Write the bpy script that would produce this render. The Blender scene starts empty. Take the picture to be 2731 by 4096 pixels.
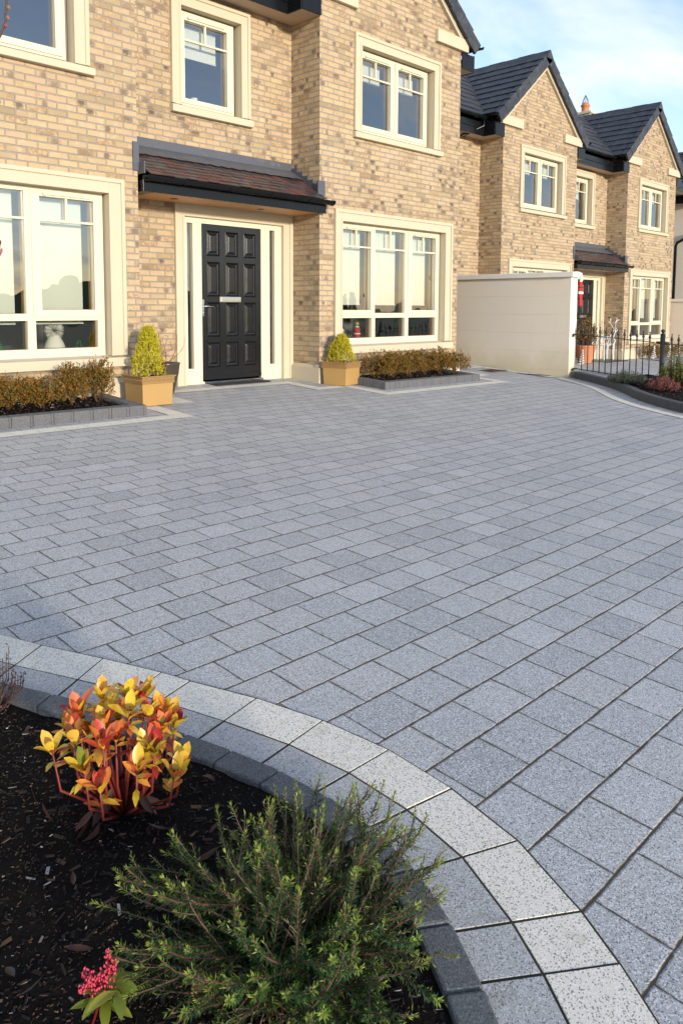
import bpy, bmesh, math, random
from mathutils import Vector, Matrix, noise
D_=bpy.data; SC=bpy.context.scene; COL=SC.collection
R=math.radians
random.seed(11)
# ------------------------------------------------------------------ camera
cd=D_.cameras.new('camera'); cam=D_.objects.new('camera',cd); COL.objects.link(cam); SC.camera=cam
rv=Vector((0.70287527,-0.71129567,0.00498161)); uv_=Vector((0.0585101,0.06479428,0.99618185)); wv=Vector((0.70890262,0.69990011,-0.08716028))
CZ=1.03
cam.matrix_world=Matrix(((rv.x,uv_.x,-wv.x,0),(rv.y,uv_.y,-wv.y,0),(rv.z,uv_.z,-wv.z,CZ),(0,0,0,1)))
cd.sensor_fit='VERTICAL'; cd.sensor_height=36; cd.lens=3060.28/4096*36
cd.shift_x=-(1393.73-1365.5)/4096; cd.shift_y=(1497.6-2048)/4096
cd.clip_start=0.05; cd.clip_end=2000
SC.render.resolution_x=682; SC.render.resolution_y=1024
# ------------------------------------------------------------------ light
SUN_EL=R(9.5); SUN_AZ=R(12)      # light travels towards +Y and a little towards +X
W=D_.worlds.new('World'); SC.world=W; W.use_nodes=True
nt=W.node_tree; nt.nodes.clear()
def wn(t,**k):
    n=nt.nodes.new(t)
    for a,b in k.items(): setattr(n,a,b)
    return n
sky=wn('ShaderNodeTexSky',sky_type='NISHITA',sun_disc=False); sky.sun_elevation=SUN_EL; sky.sun_rotation=math.pi+SUN_AZ
sky.air_density=1.0; sky.dust_density=0.25; sky.ozone_density=1.6
tc=wn('ShaderNodeTexCoord'); sep=wn('ShaderNodeSeparateXYZ'); nt.links.new(tc.outputs['Generated'],sep.inputs[0])
def wm(op,a,b=None,c=None):
    n=wn('ShaderNodeMath',operation=op)
    for i,x in enumerate((a,b,c)):
        if x is None: continue
        if isinstance(x,(int,float)): n.inputs[i].default_value=x
        else: nt.links.new(x,n.inputs[i])
    return n.outputs[0]
zz=wm('ADD',wm('MAXIMUM',sep.outputs[2],0.0),0.12)
cx_=wm('DIVIDE',sep.outputs[0],zz); cy_=wm('DIVIDE',sep.outputs[1],zz)
cmb=wn('ShaderNodeCombineXYZ'); nt.links.new(wm('MULTIPLY',cx_,0.8),cmb.inputs[0]); nt.links.new(wm('MULTIPLY',cy_,1.3),cmb.inputs[1])
n1=wn('ShaderNodeTexNoise'); n1.inputs['Scale'].default_value=1.25; n1.inputs['Detail'].default_value=7; n1.inputs['Roughness'].default_value=0.55; n1.inputs['Distortion'].default_value=0.35
nt.links.new(cmb.outputs[0],n1.inputs['Vector'])
rp=wn('ShaderNodeValToRGB'); rp.color_ramp.elements[0].position=0.46; rp.color_ramp.elements[1].position=0.72
rp.color_ramp.elements[0].color=(0.08,0.08,0.08,1); rp.color_ramp.elements[1].color=(0.97,0.97,0.97,1)
nt.links.new(n1.outputs['Fac'],rp.inputs[0])
mx=wn('ShaderNodeMix',data_type='RGBA'); nt.links.new(rp.outputs[0],mx.inputs['Factor']); tint=wn('ShaderNodeMix',data_type='RGBA',blend_type='MULTIPLY'); tint.inputs['Factor'].default_value=1; nt.links.new(sky.outputs[0],tint.inputs['A']); tint.inputs['B'].default_value=(1.02,.96,1.06,1); nt.links.new(tint.outputs['Result'],mx.inputs['A']); mx.inputs['B'].default_value=(3.5,3.6,3.8,1)
bg=wn('ShaderNodeBackground'); bg.inputs[1].default_value=0.15; nt.links.new(mx.outputs['Result'],bg.inputs[0])
ow=wn('ShaderNodeOutputWorld'); nt.links.new(bg.outputs[0],ow.inputs[0])
sd=D_.lights.new('sun','SUN'); sd.energy=2.0; sd.angle=R(3.5); sd.color=(1,0.90,0.77)
so=D_.objects.new('sun',sd); COL.objects.link(so)
dv=Vector((math.sin(SUN_AZ)*math.cos(SUN_EL),math.cos(SUN_AZ)*math.cos(SUN_EL),-math.sin(SUN_EL)))
so.rotation_euler=dv.to_track_quat('-Z','Y').to_euler(); so.location=(-5,-20,12)
SC.view_settings.view_transform='Standard'; SC.view_settings.look='None'; SC.view_settings.exposure=1.20; SC.view_settings.gamma=1
SC.render.engine='CYCLES'
# ------------------------------------------------------------------ node helper
class NT:
    def __init__(s,name):
        s.m=D_.materials.new(name); s.m.use_nodes=True; s.t=s.m.node_tree; s.t.nodes.clear()
        s.out=s.n('ShaderNodeOutputMaterial'); s.p=s.n('ShaderNodeBsdfPrincipled'); s.l(s.p.outputs[0],s.out.inputs[0])
    def n(s,t,**k):
        x=s.t.nodes.new(t)
        for a,b in k.items(): setattr(x,a,b)
        return x
    def l(s,a,b): s.t.links.new(a,b)
    def setv(s,i,x):
        if isinstance(x,(int,float)): i.default_value=x
        elif isinstance(x,tuple): i.default_value=x if len(x)==4 or len(i.default_value)==3 else (*x,1)
        else: s.l(x,i)
    def m_(s,op,*a,clamp=False):
        x=s.n('ShaderNodeMath',operation=op); x.use_clamp=clamp
        for i,v in enumerate(a): s.setv(x.inputs[i],v)
        return x.outputs[0]
    def vec(s,a,b,c=0.0):
        x=s.n('ShaderNodeCombineXYZ'); s.setv(x.inputs[0],a); s.setv(x.inputs[1],b); s.setv(x.inputs[2],c); return x.outputs[0]
    def sep(s,v):
        x=s.n('ShaderNodeSeparateXYZ'); s.l(v,x.inputs[0]); return x.outputs
    def uv(s): return s.n('ShaderNodeTexCoord').outputs['UV']
    def obj(s): return s.n('ShaderNodeTexCoord').outputs['Object']
    def noise(s,v,sc,det=3,rough=.5,dist=0,col=False):
        x=s.n('ShaderNodeTexNoise'); s.l(v,x.inputs['Vector']); x.inputs['Scale'].default_value=sc; x.inputs['Detail'].default_value=det
        x.inputs['Roughness'].default_value=rough; x.inputs['Distortion'].default_value=dist; return x.outputs['Color' if col else 'Fac']
    def white(s,v):
        x=s.n('ShaderNodeTexWhiteNoise',noise_dimensions='3D'); s.l(v,x.inputs['Vector']); return x.outputs
    def voro(s,v,sc,out='Distance',feat='F1'):
        x=s.n('ShaderNodeTexVoronoi',feature=feat); s.l(v,x.inputs['Vector']); x.inputs['Scale'].default_value=sc; return x.outputs[out]
    def ramp(s,f,st,mode='LINEAR'):
        x=s.n('ShaderNodeValToRGB'); cr=x.color_ramp; cr.interpolation=mode
        while len(cr.elements)<len(st): cr.elements.new(.5)
        for e,(p,c) in zip(cr.elements,st): e.position=p; e.color=(*c,1) if len(c)==3 else c
        s.setv(x.inputs[0],f); return x.outputs[0]
    def mix(s,f,a,b,mode='MIX'):
        x=s.n('ShaderNodeMix',data_type='RGBA',blend_type=mode); s.setv(x.inputs['Factor'],f); s.setv(x.inputs['A'],a); s.setv(x.inputs['B'],b); return x.outputs['Result']
    def sstep(s,x,a,b):
        y=s.n('ShaderNodeMapRange',interpolation_type='SMOOTHSTEP'); s.setv(y.inputs[0],x); y.inputs[1].default_value=a; y.inputs[2].default_value=b; return y.outputs[0]
    def bump(s,h,d,st=1,prev=None):
        x=s.n('ShaderNodeBump'); s.l(h,x.inputs['Height']); x.inputs['Distance'].default_value=d; x.inputs['Strength'].default_value=st
        if prev: s.l(prev,x.inputs['Normal'])
        return x.outputs[0]
    def fin(s,col,rough=.8,nrm=None,metal=0,spec=.4,coat=0):
        s.setv(s.p.inputs['Base Color'],col); s.setv(s.p.inputs['Roughness'],rough)
        if nrm: s.l(nrm,s.p.inputs['Normal'])
        s.p.inputs['Metallic'].default_value=metal; s.p.inputs['Specular IOR Level'].default_value=spec
        if coat: s.p.inputs['Coat Weight'].default_value=coat; s.p.inputs['Coat Roughness'].default_value=.06
        return s.m
def cells(N,uv,L,H,offs=.5,par=0):
    """running bond cells: returns local x,y in metres from cell corner, id vector"""
    q=N.sep(uv); v=N.m_('DIVIDE',q[1],H); row=N.m_('FLOOR',v)
    od=N.m_('FLOORED_MODULO',N.m_('ADD',row,par),2.0)
    u=N.m_('ADD',N.m_('DIVIDE',q[0],L),N.m_('MULTIPLY',od,offs)); col=N.m_('FLOOR',u)
    lx=N.m_('MULTIPLY',N.m_('SUBTRACT',u,col),L); ly=N.m_('MULTIPLY',N.m_('SUBTRACT',v,row),H)
    dx=N.m_('MINIMUM',lx,N.m_('SUBTRACT',L,lx)); dy=N.m_('MINIMUM',ly,N.m_('SUBTRACT',H,ly))
    return lx,ly,dx,dy,N.vec(col,row,1.7)
M={}
def mat_brick():
    N=NT('buff_brick'); uv=N.uv()
    wob=N.noise(uv,14,2); wuv=N.n('ShaderNodeVectorMath',operation='ADD')
    N.l(uv,wuv.inputs[0]); nc=N.noise(uv,22,2,col=True); sc=N.n('ShaderNodeVectorMath',operation='SCALE'); 
    sb=N.n('ShaderNodeVectorMath',operation='SUBTRACT'); N.l(nc,sb.inputs[0]); sb.inputs[1].default_value=(.5,.5,.5); N.l(sb.outputs[0],sc.inputs[0]); sc.inputs['Scale'].default_value=.010
    N.l(sc.outputs[0],wuv.inputs[1]); w=wuv.outputs[0]
    lx,ly,dx,dy,cid=cells(N,w,.225,.075)
    d=N.m_('MINIMUM',dx,dy)
    brick=N.sstep(d,.004,.0085)
    wn_=N.white(cid); rnd=wn_['Value']; rc=N.sep(wn_['Color'])
    base=N.ramp(rnd,[(0,(.29,.215,.125)),(.16,(.40,.30,.175)),(.40,(.48,.355,.215)),(.62,(.46,.325,.205)),(.8,(.49,.37,.205)),(1,(.40,.28,.155))])
    mott=N.noise(w,32,4,.65); base=N.mix(N.m_('MULTIPLY',N.sstep(mott,.50,.75),.55),base,(.40,.25,.12))
    base=N.mix(N.m_('MULTIPLY',N.sstep(N.noise(w,11,3),.5,.8),.35),base,(.74,.56,.36))
    # smudges: dark soft patch on some bricks
    cxx=N.m_('MULTIPLY_ADD',rc[0],.13,.045); ex=N.m_('DIVIDE',N.m_('SUBTRACT',lx,cxx),N.m_('MULTIPLY_ADD',rc[2],.055,.030)); ey=N.m_('DIVIDE',N.m_('SUBTRACT',ly,N.m_('MULTIPLY_ADD',rnd,.05,.012)),.050)
    r2=N.m_('SQRT',N.m_('ADD',N.m_('MULTIPLY',ex,ex),N.m_('MULTIPLY',ey,ey)))
    r2=N.m_('ADD',r2,N.m_('MULTIPLY_ADD',N.noise(w,38,5,.75),2.6,-1.3))
    sm=N.m_('SUBTRACT',1.0,N.sstep(r2,.45,1.35))
    pick=N.sstep(rc[1],.69,.77); sm=N.m_('MULTIPLY',N.m_('MULTIPLY',sm,pick),N.m_('MULTIPLY_ADD',rnd,.5,.5))
    base=N.mix(sm,base,(.10,.072,.062))
    brn=N.m_('MULTIPLY',N.sstep(rc[2],.84,.88),N.m_('MULTIPLY',N.sstep(N.noise(w,26,3),.38,.6),.7)); base=N.mix(brn,base,(.27,.155,.075))
    pits=N.sstep(N.voro(w,150),.0,.22); base=N.mix(N.m_('MULTIPLY',N.m_('SUBTRACT',1.0,pits),.35),base,(.2,.12,.07))
    mort=N.mix(N.noise(uv,60,3),(.27,.24,.19),(.40,.36,.29))
    big=N.noise(uv,.9,3); base=N.mix(N.m_('MULTIPLY',big,.18),base,(.45,.31,.19))
    fl_=N.n('ShaderNodeMapping'); N.l(uv,fl_.inputs[0]); fl_.inputs['Scale'].default_value=(2.2,.35,1)
    base=N.mix(N.m_('MULTIPLY',N.sstep(N.noise(fl_.outputs[0],1.0,5,.65),.50,.72),.22),base,(.36,.27,.175)); base=N.mix(N.m_('MULTIPLY',N.sstep(N.noise(uv,.7,3),.52,.7),.16),base,(.70,.58,.42))
    col=N.mix(brick,mort,base)
    h=N.m_('ADD',brick,N.m_('MULTIPLY',N.noise(w,70,4,.7),.22)); h=N.m_('ADD',h,N.m_('MULTIPLY',rnd,.35))
    return N.fin(col,.88,N.bump(h,.010,1.0),spec=.25)
def speck(N,v,base,dark,light,sc=330):
    a=N.noise(v,sc,2,.6); b=N.voro(v,sc*.62,'Color'); bs=N.sep(b)[0]
    c=N.mix(N.m_('MULTIPLY',N.sstep(bs,.74,.82),.75),base,light)
    c=N.mix(N.m_('MULTIPLY',N.m_('SUBTRACT',1.0,N.sstep(bs,.10,.17)),.8),c,dark)
    c=N.mix(N.m_('MULTIPLY_ADD',a,.45,-.17),c,dark,'MIX')
    return c,N.m_('ADD',N.m_('MULTIPLY',bs,.6),a)
def mat_paver(L,H):
    N=NT('grey_pavers'); uv=N.uv()
    nc=N.noise(uv,9,2,col=True); sb=N.n('ShaderNodeVectorMath',operation='SUBTRACT'); N.l(nc,sb.inputs[0]); sb.inputs[1].default_value=(.5,.5,.5)
    sc=N.n('ShaderNodeVectorMath',operation='SCALE'); N.l(sb.outputs[0],sc.inputs[0]); sc.inputs['Scale'].default_value=.006
    ad=N.n('ShaderNodeVectorMath',operation='ADD'); N.l(uv,ad.inputs[0]); N.l(sc.outputs[0],ad.inputs[1]); w=ad.outputs[0]
    lx,ly,dx,dy,cid=cells(N,w,L,H,.5,1)
    wh=N.white(cid); rc=N.sep(wh['Color'])
    jn=N.noise(uv,30,4,.65)
    d=N.m_('MINIMUM',N.m_('ADD',dx,.0012),dy); d=N.m_('ADD',d,N.m_('MULTIPLY_ADD',jn,.009,-.0045))
    pav=N.sstep(d,.0020,.0048)
    tone=N.ramp(wh['Value'],[(0,(.33,.333,.33)),(.35,(.405,.407,.40)),(.65,(.435,.432,.42)),(.85,(.45,.435,.41)),(1,(.50,.495,.485))])
    tone=N.mix(N.m_('MULTIPLY',N.noise(uv,1.1,4),.30),tone,(.33,.33,.325))
    tone=N.mix(N.m_('MULTIPLY',N.sstep(N.noise(uv,1.7,5,.65),.50,.75),.45),tone,(.42,.41,.385)); tone=N.mix(N.m_('MULTIPLY',N.sstep(N.noise(uv,.55,4,.6),.52,.75),.13),tone,(.25,.255,.265))
    c,hs=speck(N,uv,tone,(.08,.085,.095),(.74,.75,.77),520)
    jc=N.mix(N.sstep(N.noise(uv,5,3),.45,.62),(.028,.022,.015),(.048,.044,.020)); jc=N.mix(N.noise(uv,140,3),jc,(.085,.062,.040))
    edge=N.m_('MULTIPLY',N.m_('SUBTRACT',1.0,N.sstep(d,.004,.011)),N.sstep(N.noise(uv,7,4,.6),.42,.62)); c=N.mix(N.m_('MULTIPLY',edge,.5),c,(.09,.085,.05))
    col=N.mix(pav,jc,c)
    h=N.m_('ADD',N.sstep(d,.001,.008),N.m_('MULTIPLY',hs,.10)); h=N.m_('ADD',h,N.m_('MULTIPLY',rc[1],.25))
    return N.fin(col,N.m_('MULTIPLY_ADD',rc[0],.15,.62),N.bump(h,.005,.75),spec=.42)
def mat_stone(name,base,dark,light,sc=300,rough=.7,bd=.002,moss=None,joint=None):
    N=NT(name); v=N.uv(); q=N.obj()
    t=N.mix(N.m_('MULTIPLY',N.noise(q,3,4),.4),base,tuple(x*.82 for x in base))
    gi=N.n('ShaderNodeNewGeometry').outputs['Random Per Island']; t=N.mix(N.m_('MULTIPLY',gi,.35),t,tuple(x*.78 for x in base))
    c,h=speck(N,q,t,dark,light,sc)
    if moss: c=N.mix(N.m_('MULTIPLY',N.sstep(N.noise(q,9,4,.6),.58,.75),.4),c,moss)
    if joint:
        qq=N.sep(v); u=N.m_('FRACT',N.m_('DIVIDE',qq[0],joint)); dd=N.m_('MULTIPLY',N.m_('MINIMUM',u,N.m_('SUBTRACT',1.0,u)),joint)
        c=N.mix(N.sstep(dd,.001,.004),(.04,.035,.03),c)
    return N.fin(c,rough,N.bump(h,bd,.6),spec=.35)
def mat_flat(name,col,rough=.5,metal=0,spec=.5,var=.06,bump=0,bs=40,coat=0,dirt=None):
    N=NT(name); v=N.obj()
    c=N.mix(N.m_('MULTIPLY',N.noise(v,4,4),var*4 if var*4<1 else 1),col,tuple(max(0,x*.86) for x in col))
    if dirt: c=N.mix(N.m_('MULTIPLY',N.sstep(N.noise(v,dirt[2] if len(dirt)>2 else 2.5,5,.65),.52,.78),dirt[1]),c,dirt[0])
    n=N.bump(N.noise(v,bs,4,.6),bump,.6) if bump else None
    r=N.m_('MULTIPLY_ADD',N.noise(v,11,3),.16,max(0.02,rough-.08))
    return N.fin(c,r,n,metal,spec,coat)
def mat_islands(name,stops,rough=.55,sss=0,spec=.4,transl=.25,noise_=.25):
    N=NT(name); gi=N.n('ShaderNodeNewGeometry').outputs['Random Per Island']
    c=N.ramp(gi,stops); q=N.obj()
    if name=='skimmia_leaves':
        c=N.mix(N.m_('MULTIPLY',N.sstep(N.noise(q,55,4,.6),.48,.68),.55),c,(.62,.13,.04)); c=N.mix(N.m_('MULTIPLY',N.sstep(N.noise(q,230,3,.6),.62,.75),.6),c,(.14,.05,.02))
    c=N.mix(N.m_('MULTIPLY',N.noise(q,60,3),noise_),c,N.mix(1.0,c,(.35,.35,.35),'MULTIPLY'))
    N.fin(c,rough,None,0,spec)
    if transl:
        tr=N.n('ShaderNodeBsdfTranslucent'); N.l(c,tr.inputs[0]); ms=N.n('ShaderNodeMixShader'); ms.inputs[0].default_value=transl
        N.l(N.p.outputs[0],ms.inputs[1]); N.l(tr.outputs[0],ms.inputs[2]); N.l(ms.outputs[0],N.out.inputs[0])
    return N.m
def mat_glass():
    N=NT('window_glass'); N.t.nodes.remove(N.p)
    tr=N.n('ShaderNodeBsdfTransparent'); tr.inputs[0].default_value=(.90,.93,.92,1)
    gl=N.n('ShaderNodeBsdfGlossy'); gl.inputs['Roughness'].default_value=.012; gl.inputs[0].default_value=(.96,.98,1,1)
    q=N.obj(); N.l(N.bump(N.noise(q,1.6,2),.010,.5),gl.inputs['Normal'])
    fr=N.n('ShaderNodeFresnel'); fr.inputs[0].default_value=2.1
    ms=N.n('ShaderNodeMixShader'); N.l(N.m_('MULTIPLY',fr.outputs[0],1.45,clamp=True),ms.inputs[0]); N.l(tr.outputs[0],ms.inputs[1]); N.l(gl.outputs[0],ms.inputs[2]); N.l(ms.outputs[0],N.out.inputs[0])
    return N.m
def mat_tiles(name,cols,L,H,rough=.55,spec=.45):
    N=NT(name); uv=N.uv(); lx,ly,dx,dy,cid=cells(N,uv,L,H); wh=N.white(cid)
    c=N.ramp(wh['Value'],cols); c=N.mix(N.m_('MULTIPLY',N.sstep(N.noise(uv,6,4,.6),.45,.75),.4),c,(.13,.13,.135))
    j=N.sstep(dx,.0015,.005); c=N.mix(j,(.01,.01,.012),c)
    return N.fin(c,N.m_('MULTIPLY_ADD',wh['Value'],.2,rough-.1),N.bump(N.m_('ADD',j,N.m_('MULTIPLY',N.noise(uv,90,3),.25)),.004,.6),spec=spec)
LX,HY=.23952543,.1979; PX0,PY0=1.91739,1.99288
M['brick']=mat_brick()
M['paver']=mat_paver(LX,HY)
M['stone_light']=mat_stone('pale_granite',(.82,.77,.65),(.16,.155,.15),(.90,.88,.83),520,.7,.002,(.34,.31,.18))
M['stone_grey']=mat_stone('grey_granite',(.44,.435,.42),(.09,.10,.115),(.62,.64,.67),560,.66,.002,(.16,.15,.09))
M['kerb']=mat_stone('charcoal_kerb',(.11,.118,.122),(.05,.05,.055),(.18,.185,.19),500,.72,.0015,(.075,.08,.06))
M['kerb_far']=mat_stone('charcoal_kerb_jointed',(.085,.09,.095),(.03,.03,.032),(.15,.155,.16),500,.72,.0015,(.055,.06,.045),.25)
M['kerb_bed']=mat_stone('grey_kerb_jointed',(.125,.125,.13),(.05,.05,.055),(.2,.2,.2),500,.75,.0015,(.1,.1,.08),.2)
M['cream_stone']=mat_flat('cream_cast_stone',(.56,.485,.345),.75,var=.10,bump=.0008,bs=160,spec=.3,dirt=((.56,.47,.32),.45))
M['cream_pvc']=mat_flat('cream_window_frame',(.66,.605,.44),.35,var=.03,spec=.5)
def mat_render():
    N=NT('cream_render'); q=N.obj(); z=N.sep(q)[2]
    c=N.mix(N.m_('MULTIPLY',N.noise(q,1.3,5,.6),.35),(.78,.70,.57),(.70,.62,.50))
    st=N.m_('MULTIPLY',N.m_('SUBTRACT',1.0,N.sstep(N.m_('ADD',z,N.m_('MULTIPLY_ADD',N.noise(q,2.2,4,.6),.7,-.35)),.25,.85)),.55)
    c=N.mix(st,c,(.50,.43,.24))
    sv=N.n('ShaderNodeMapping'); N.l(q,sv.inputs[0]); sv.inputs['Scale'].default_value=(9,9,.5)
    c=N.mix(N.m_('MULTIPLY',N.sstep(N.noise(sv.outputs[0],1,4,.7),.58,.8),.22),c,(.50,.46,.38))
    return N.fin(c,.9,N.bump(N.noise(q,220,4,.6),.0015,.6),spec=.2)
M['render']=mat_render()
M['cap']=mat_flat('pale_coping',(.80,.75,.66),.8,var=.1,bump=.0008,bs=150,spec=.3,dirt=((.55,.5,.42),.3))
M['black']=mat_flat('black_pvc',(.006,.007,.008),.28,spec=.25,var=.02)
M['iron']=mat_flat('black_painted_iron',(.013,.015,.017),.4,spec=.5,var=.05,bump=.0006,bs=120)
M['door']=mat_flat('black_door_paint',(.008,.008,.009),.22,spec=.5,var=.02)
M['chrome']=mat_flat('chrome',(.75,.76,.78),.15,1,var=.02)
M['soffit']=mat_flat('soffit_board',(.50,.37,.25),.6,var=.1)
M['wood']=mat_flat('canopy_timber_soffit',(.62,.31,.12),.5,var=.2,dirt=((.25,.11,.04),.6,6))
M['inner_wood']=mat_flat('inner_window_frame',(.30,.17,.075),.5,var=.1)
M['slate']=mat_tiles('dark_grey_roof_tiles',[(0,(.020,.023,.030)),(.5,(.030,.034,.042)),(1,(.042,.046,.055))],.33,.30)
M['canopy_tile']=mat_tiles('brown_red_canopy_tiles',[(0,(.035,.026,.028)),(.35,(.050,.034,.034)),(.55,(.040,.040,.045)),(.8,(.075,.030,.026)),(1,(.11,.040,.030))],.165,.105,.36,.6)
M['lead']=mat_flat('lead_flashing',(.10,.108,.125),.5,.25,var=.3,bump=.004,bs=25,dirt=((.19,.20,.215),.6,8))
M['glass']=mat_glass()
M['blind']=mat_flat('cream_roller_blind',(.62,.64,.56),.9,var=.05)
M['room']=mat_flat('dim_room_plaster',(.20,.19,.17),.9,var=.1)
M['tan']=mat_flat('tan_glazed_terracotta',(.42,.255,.085),.42,var=.12,bump=.0008,bs=60,dirt=((.36,.22,.09),.5,5),spec=.5)
M['tan_shaded']=mat_flat('tan_rim_shaded',(.31,.185,.065),.42,var=.25,bump=.001,bs=60,dirt=((.20,.12,.045),.6,40),spec=.5)  # browner than the pot body: shading of the rim relief put into the colour
M['brownpot']=mat_flat('dark_brown_glazed_pot',(.055,.042,.030),.25,var=.2,spec=.6)
M['terra']=mat_flat('terracotta',(.50,.19,.085),.7,var=.1)
M['soil']=mat_flat('dark_soil',(.006,.005,.0045),.95,var=.2,bump=.012,bs=70,spec=.1,dirt=((.028,.018,.012),.7,45))
M['bark']=mat_islands('bark_chips',[(0,(.006,.005,.004)),(.5,(.013,.009,.007)),(.8,(.038,.021,.013)),(.965,(.14,.075,.042)),(.985,(.3,.3,.3)),(1,(.45,.42,.38))],.8,transl=0,spec=.3)
M['deadleaf']=mat_islands('dead_leaves',[(0,(.022,.009,.006)),(.6,(.05,.016,.009)),(.85,(.10,.03,.015)),(1,(.19,.08,.04))],.5,transl=.1,spec=.5)
M['twig']=mat_flat('brown_twig',(.085,.045,.028),.7,var=.3)
M['redtwig']=mat_flat('red_stem',(.22,.03,.022),.5,var=.3)
M['hedge']=mat_islands('bronzed_box_leaves',[(0,(.055,.07,.015)),(.35,(.12,.12,.022)),(.55,(.25,.155,.024)),(.8,(.38,.165,.026)),(1,(.44,.13,.024))],.5)
M['gold']=mat_islands('golden_conifer_leaves',[(0,(.32,.30,.012)),(.4,(.58,.52,.02)),(.8,(.78,.68,.04)),(1,(.88,.76,.09))],.55,transl=.35)
M['skim']=mat_islands('skimmia_leaves',[(0,(.68,.46,.03)),(.24,(.82,.60,.05)),(.40,(.88,.55,.08)),(.54,(.85,.33,.06)),(.68,(.72,.14,.05)),(.78,(.45,.03,.03)),(.88,(.33,.02,.025)),(.95,(.50,.46,.05)),(1,(.16,.24,.03))],.35,transl=.25,spec=.5,noise_=.15)
M['berry']=mat_flat('dark_red_berry',(.20,.012,.02),.35,var=.2)
M['heath']=mat_islands('heather_needles',[(0,(.018,.050,.014)),(.5,(.036,.092,.020)),(.8,(.065,.14,.026)),(1,(.13,.21,.035))],.4,transl=.2,spec=.5)
M['heathtip']=mat_islands('heather_tips',[(0,(.14,.22,.03)),(.6,(.24,.33,.045)),(1,(.40,.46,.09))],.45,transl=.3)
M['pinkstem']=mat_flat('pinkish_stem',(.15,.065,.05),.6,var=.3)
M['pink']=mat_flat('pink_buds',(.55,.05,.09),.45,var=.2)
M['lime']=mat_islands('lime_leaves',[(0,(.22,.28,.03)),(1,(.40,.42,.06))],.4,transl=.3)
M['greyleaf']=mat_islands('grey_green_leaves',[(0,(.04,.07,.04)),(.6,(.08,.12,.075)),(1,(.14,.19,.13))],.6)
M['redleaf']=mat_islands('crimson_leaves',[(0,(.11,.03,.03)),(.5,(.28,.07,.075)),(.8,(.40,.15,.14)),(1,(.30,.22,.10))],.55)
M['ygreen']=mat_islands('yellow_green_leaves',[(0,(.07,.11,.015)),(.5,(.17,.23,.03)),(1,(.32,.36,.07))],.55)
M['purple']=mat_islands('purple_grey_leaves',[(0,(.09,.045,.05)),(.6,(.19,.10,.11)),(.8,(.14,.14,.11)),(1,(.32,.12,.10))],.6)
M['white']=mat_flat('white_wire',(.8,.8,.8),.5,var=.05)
M['fluff']=mat_flat('white_fluff',(.80,.78,.68),.95,var=.2)
M['red']=mat_flat('red_cloth',(.50,.012,.015),.7,var=.1)
M['green_cloth']=mat_flat('green_cloth',(.02,.22,.06),.7,var=.1)
M['gravel']=mat_islands('buff_gravel',[(0,(.35,.25,.14)),(1,(.55,.45,.32))],.8,transl=0)
M['far']=mat_flat('far_ground',(.10,.12,.06),.95,var=.2)
M['hill']=mat_flat('wooded_hill',(.10,.13,.07),.95,var=.25,bump=.5,bs=.3)
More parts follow.
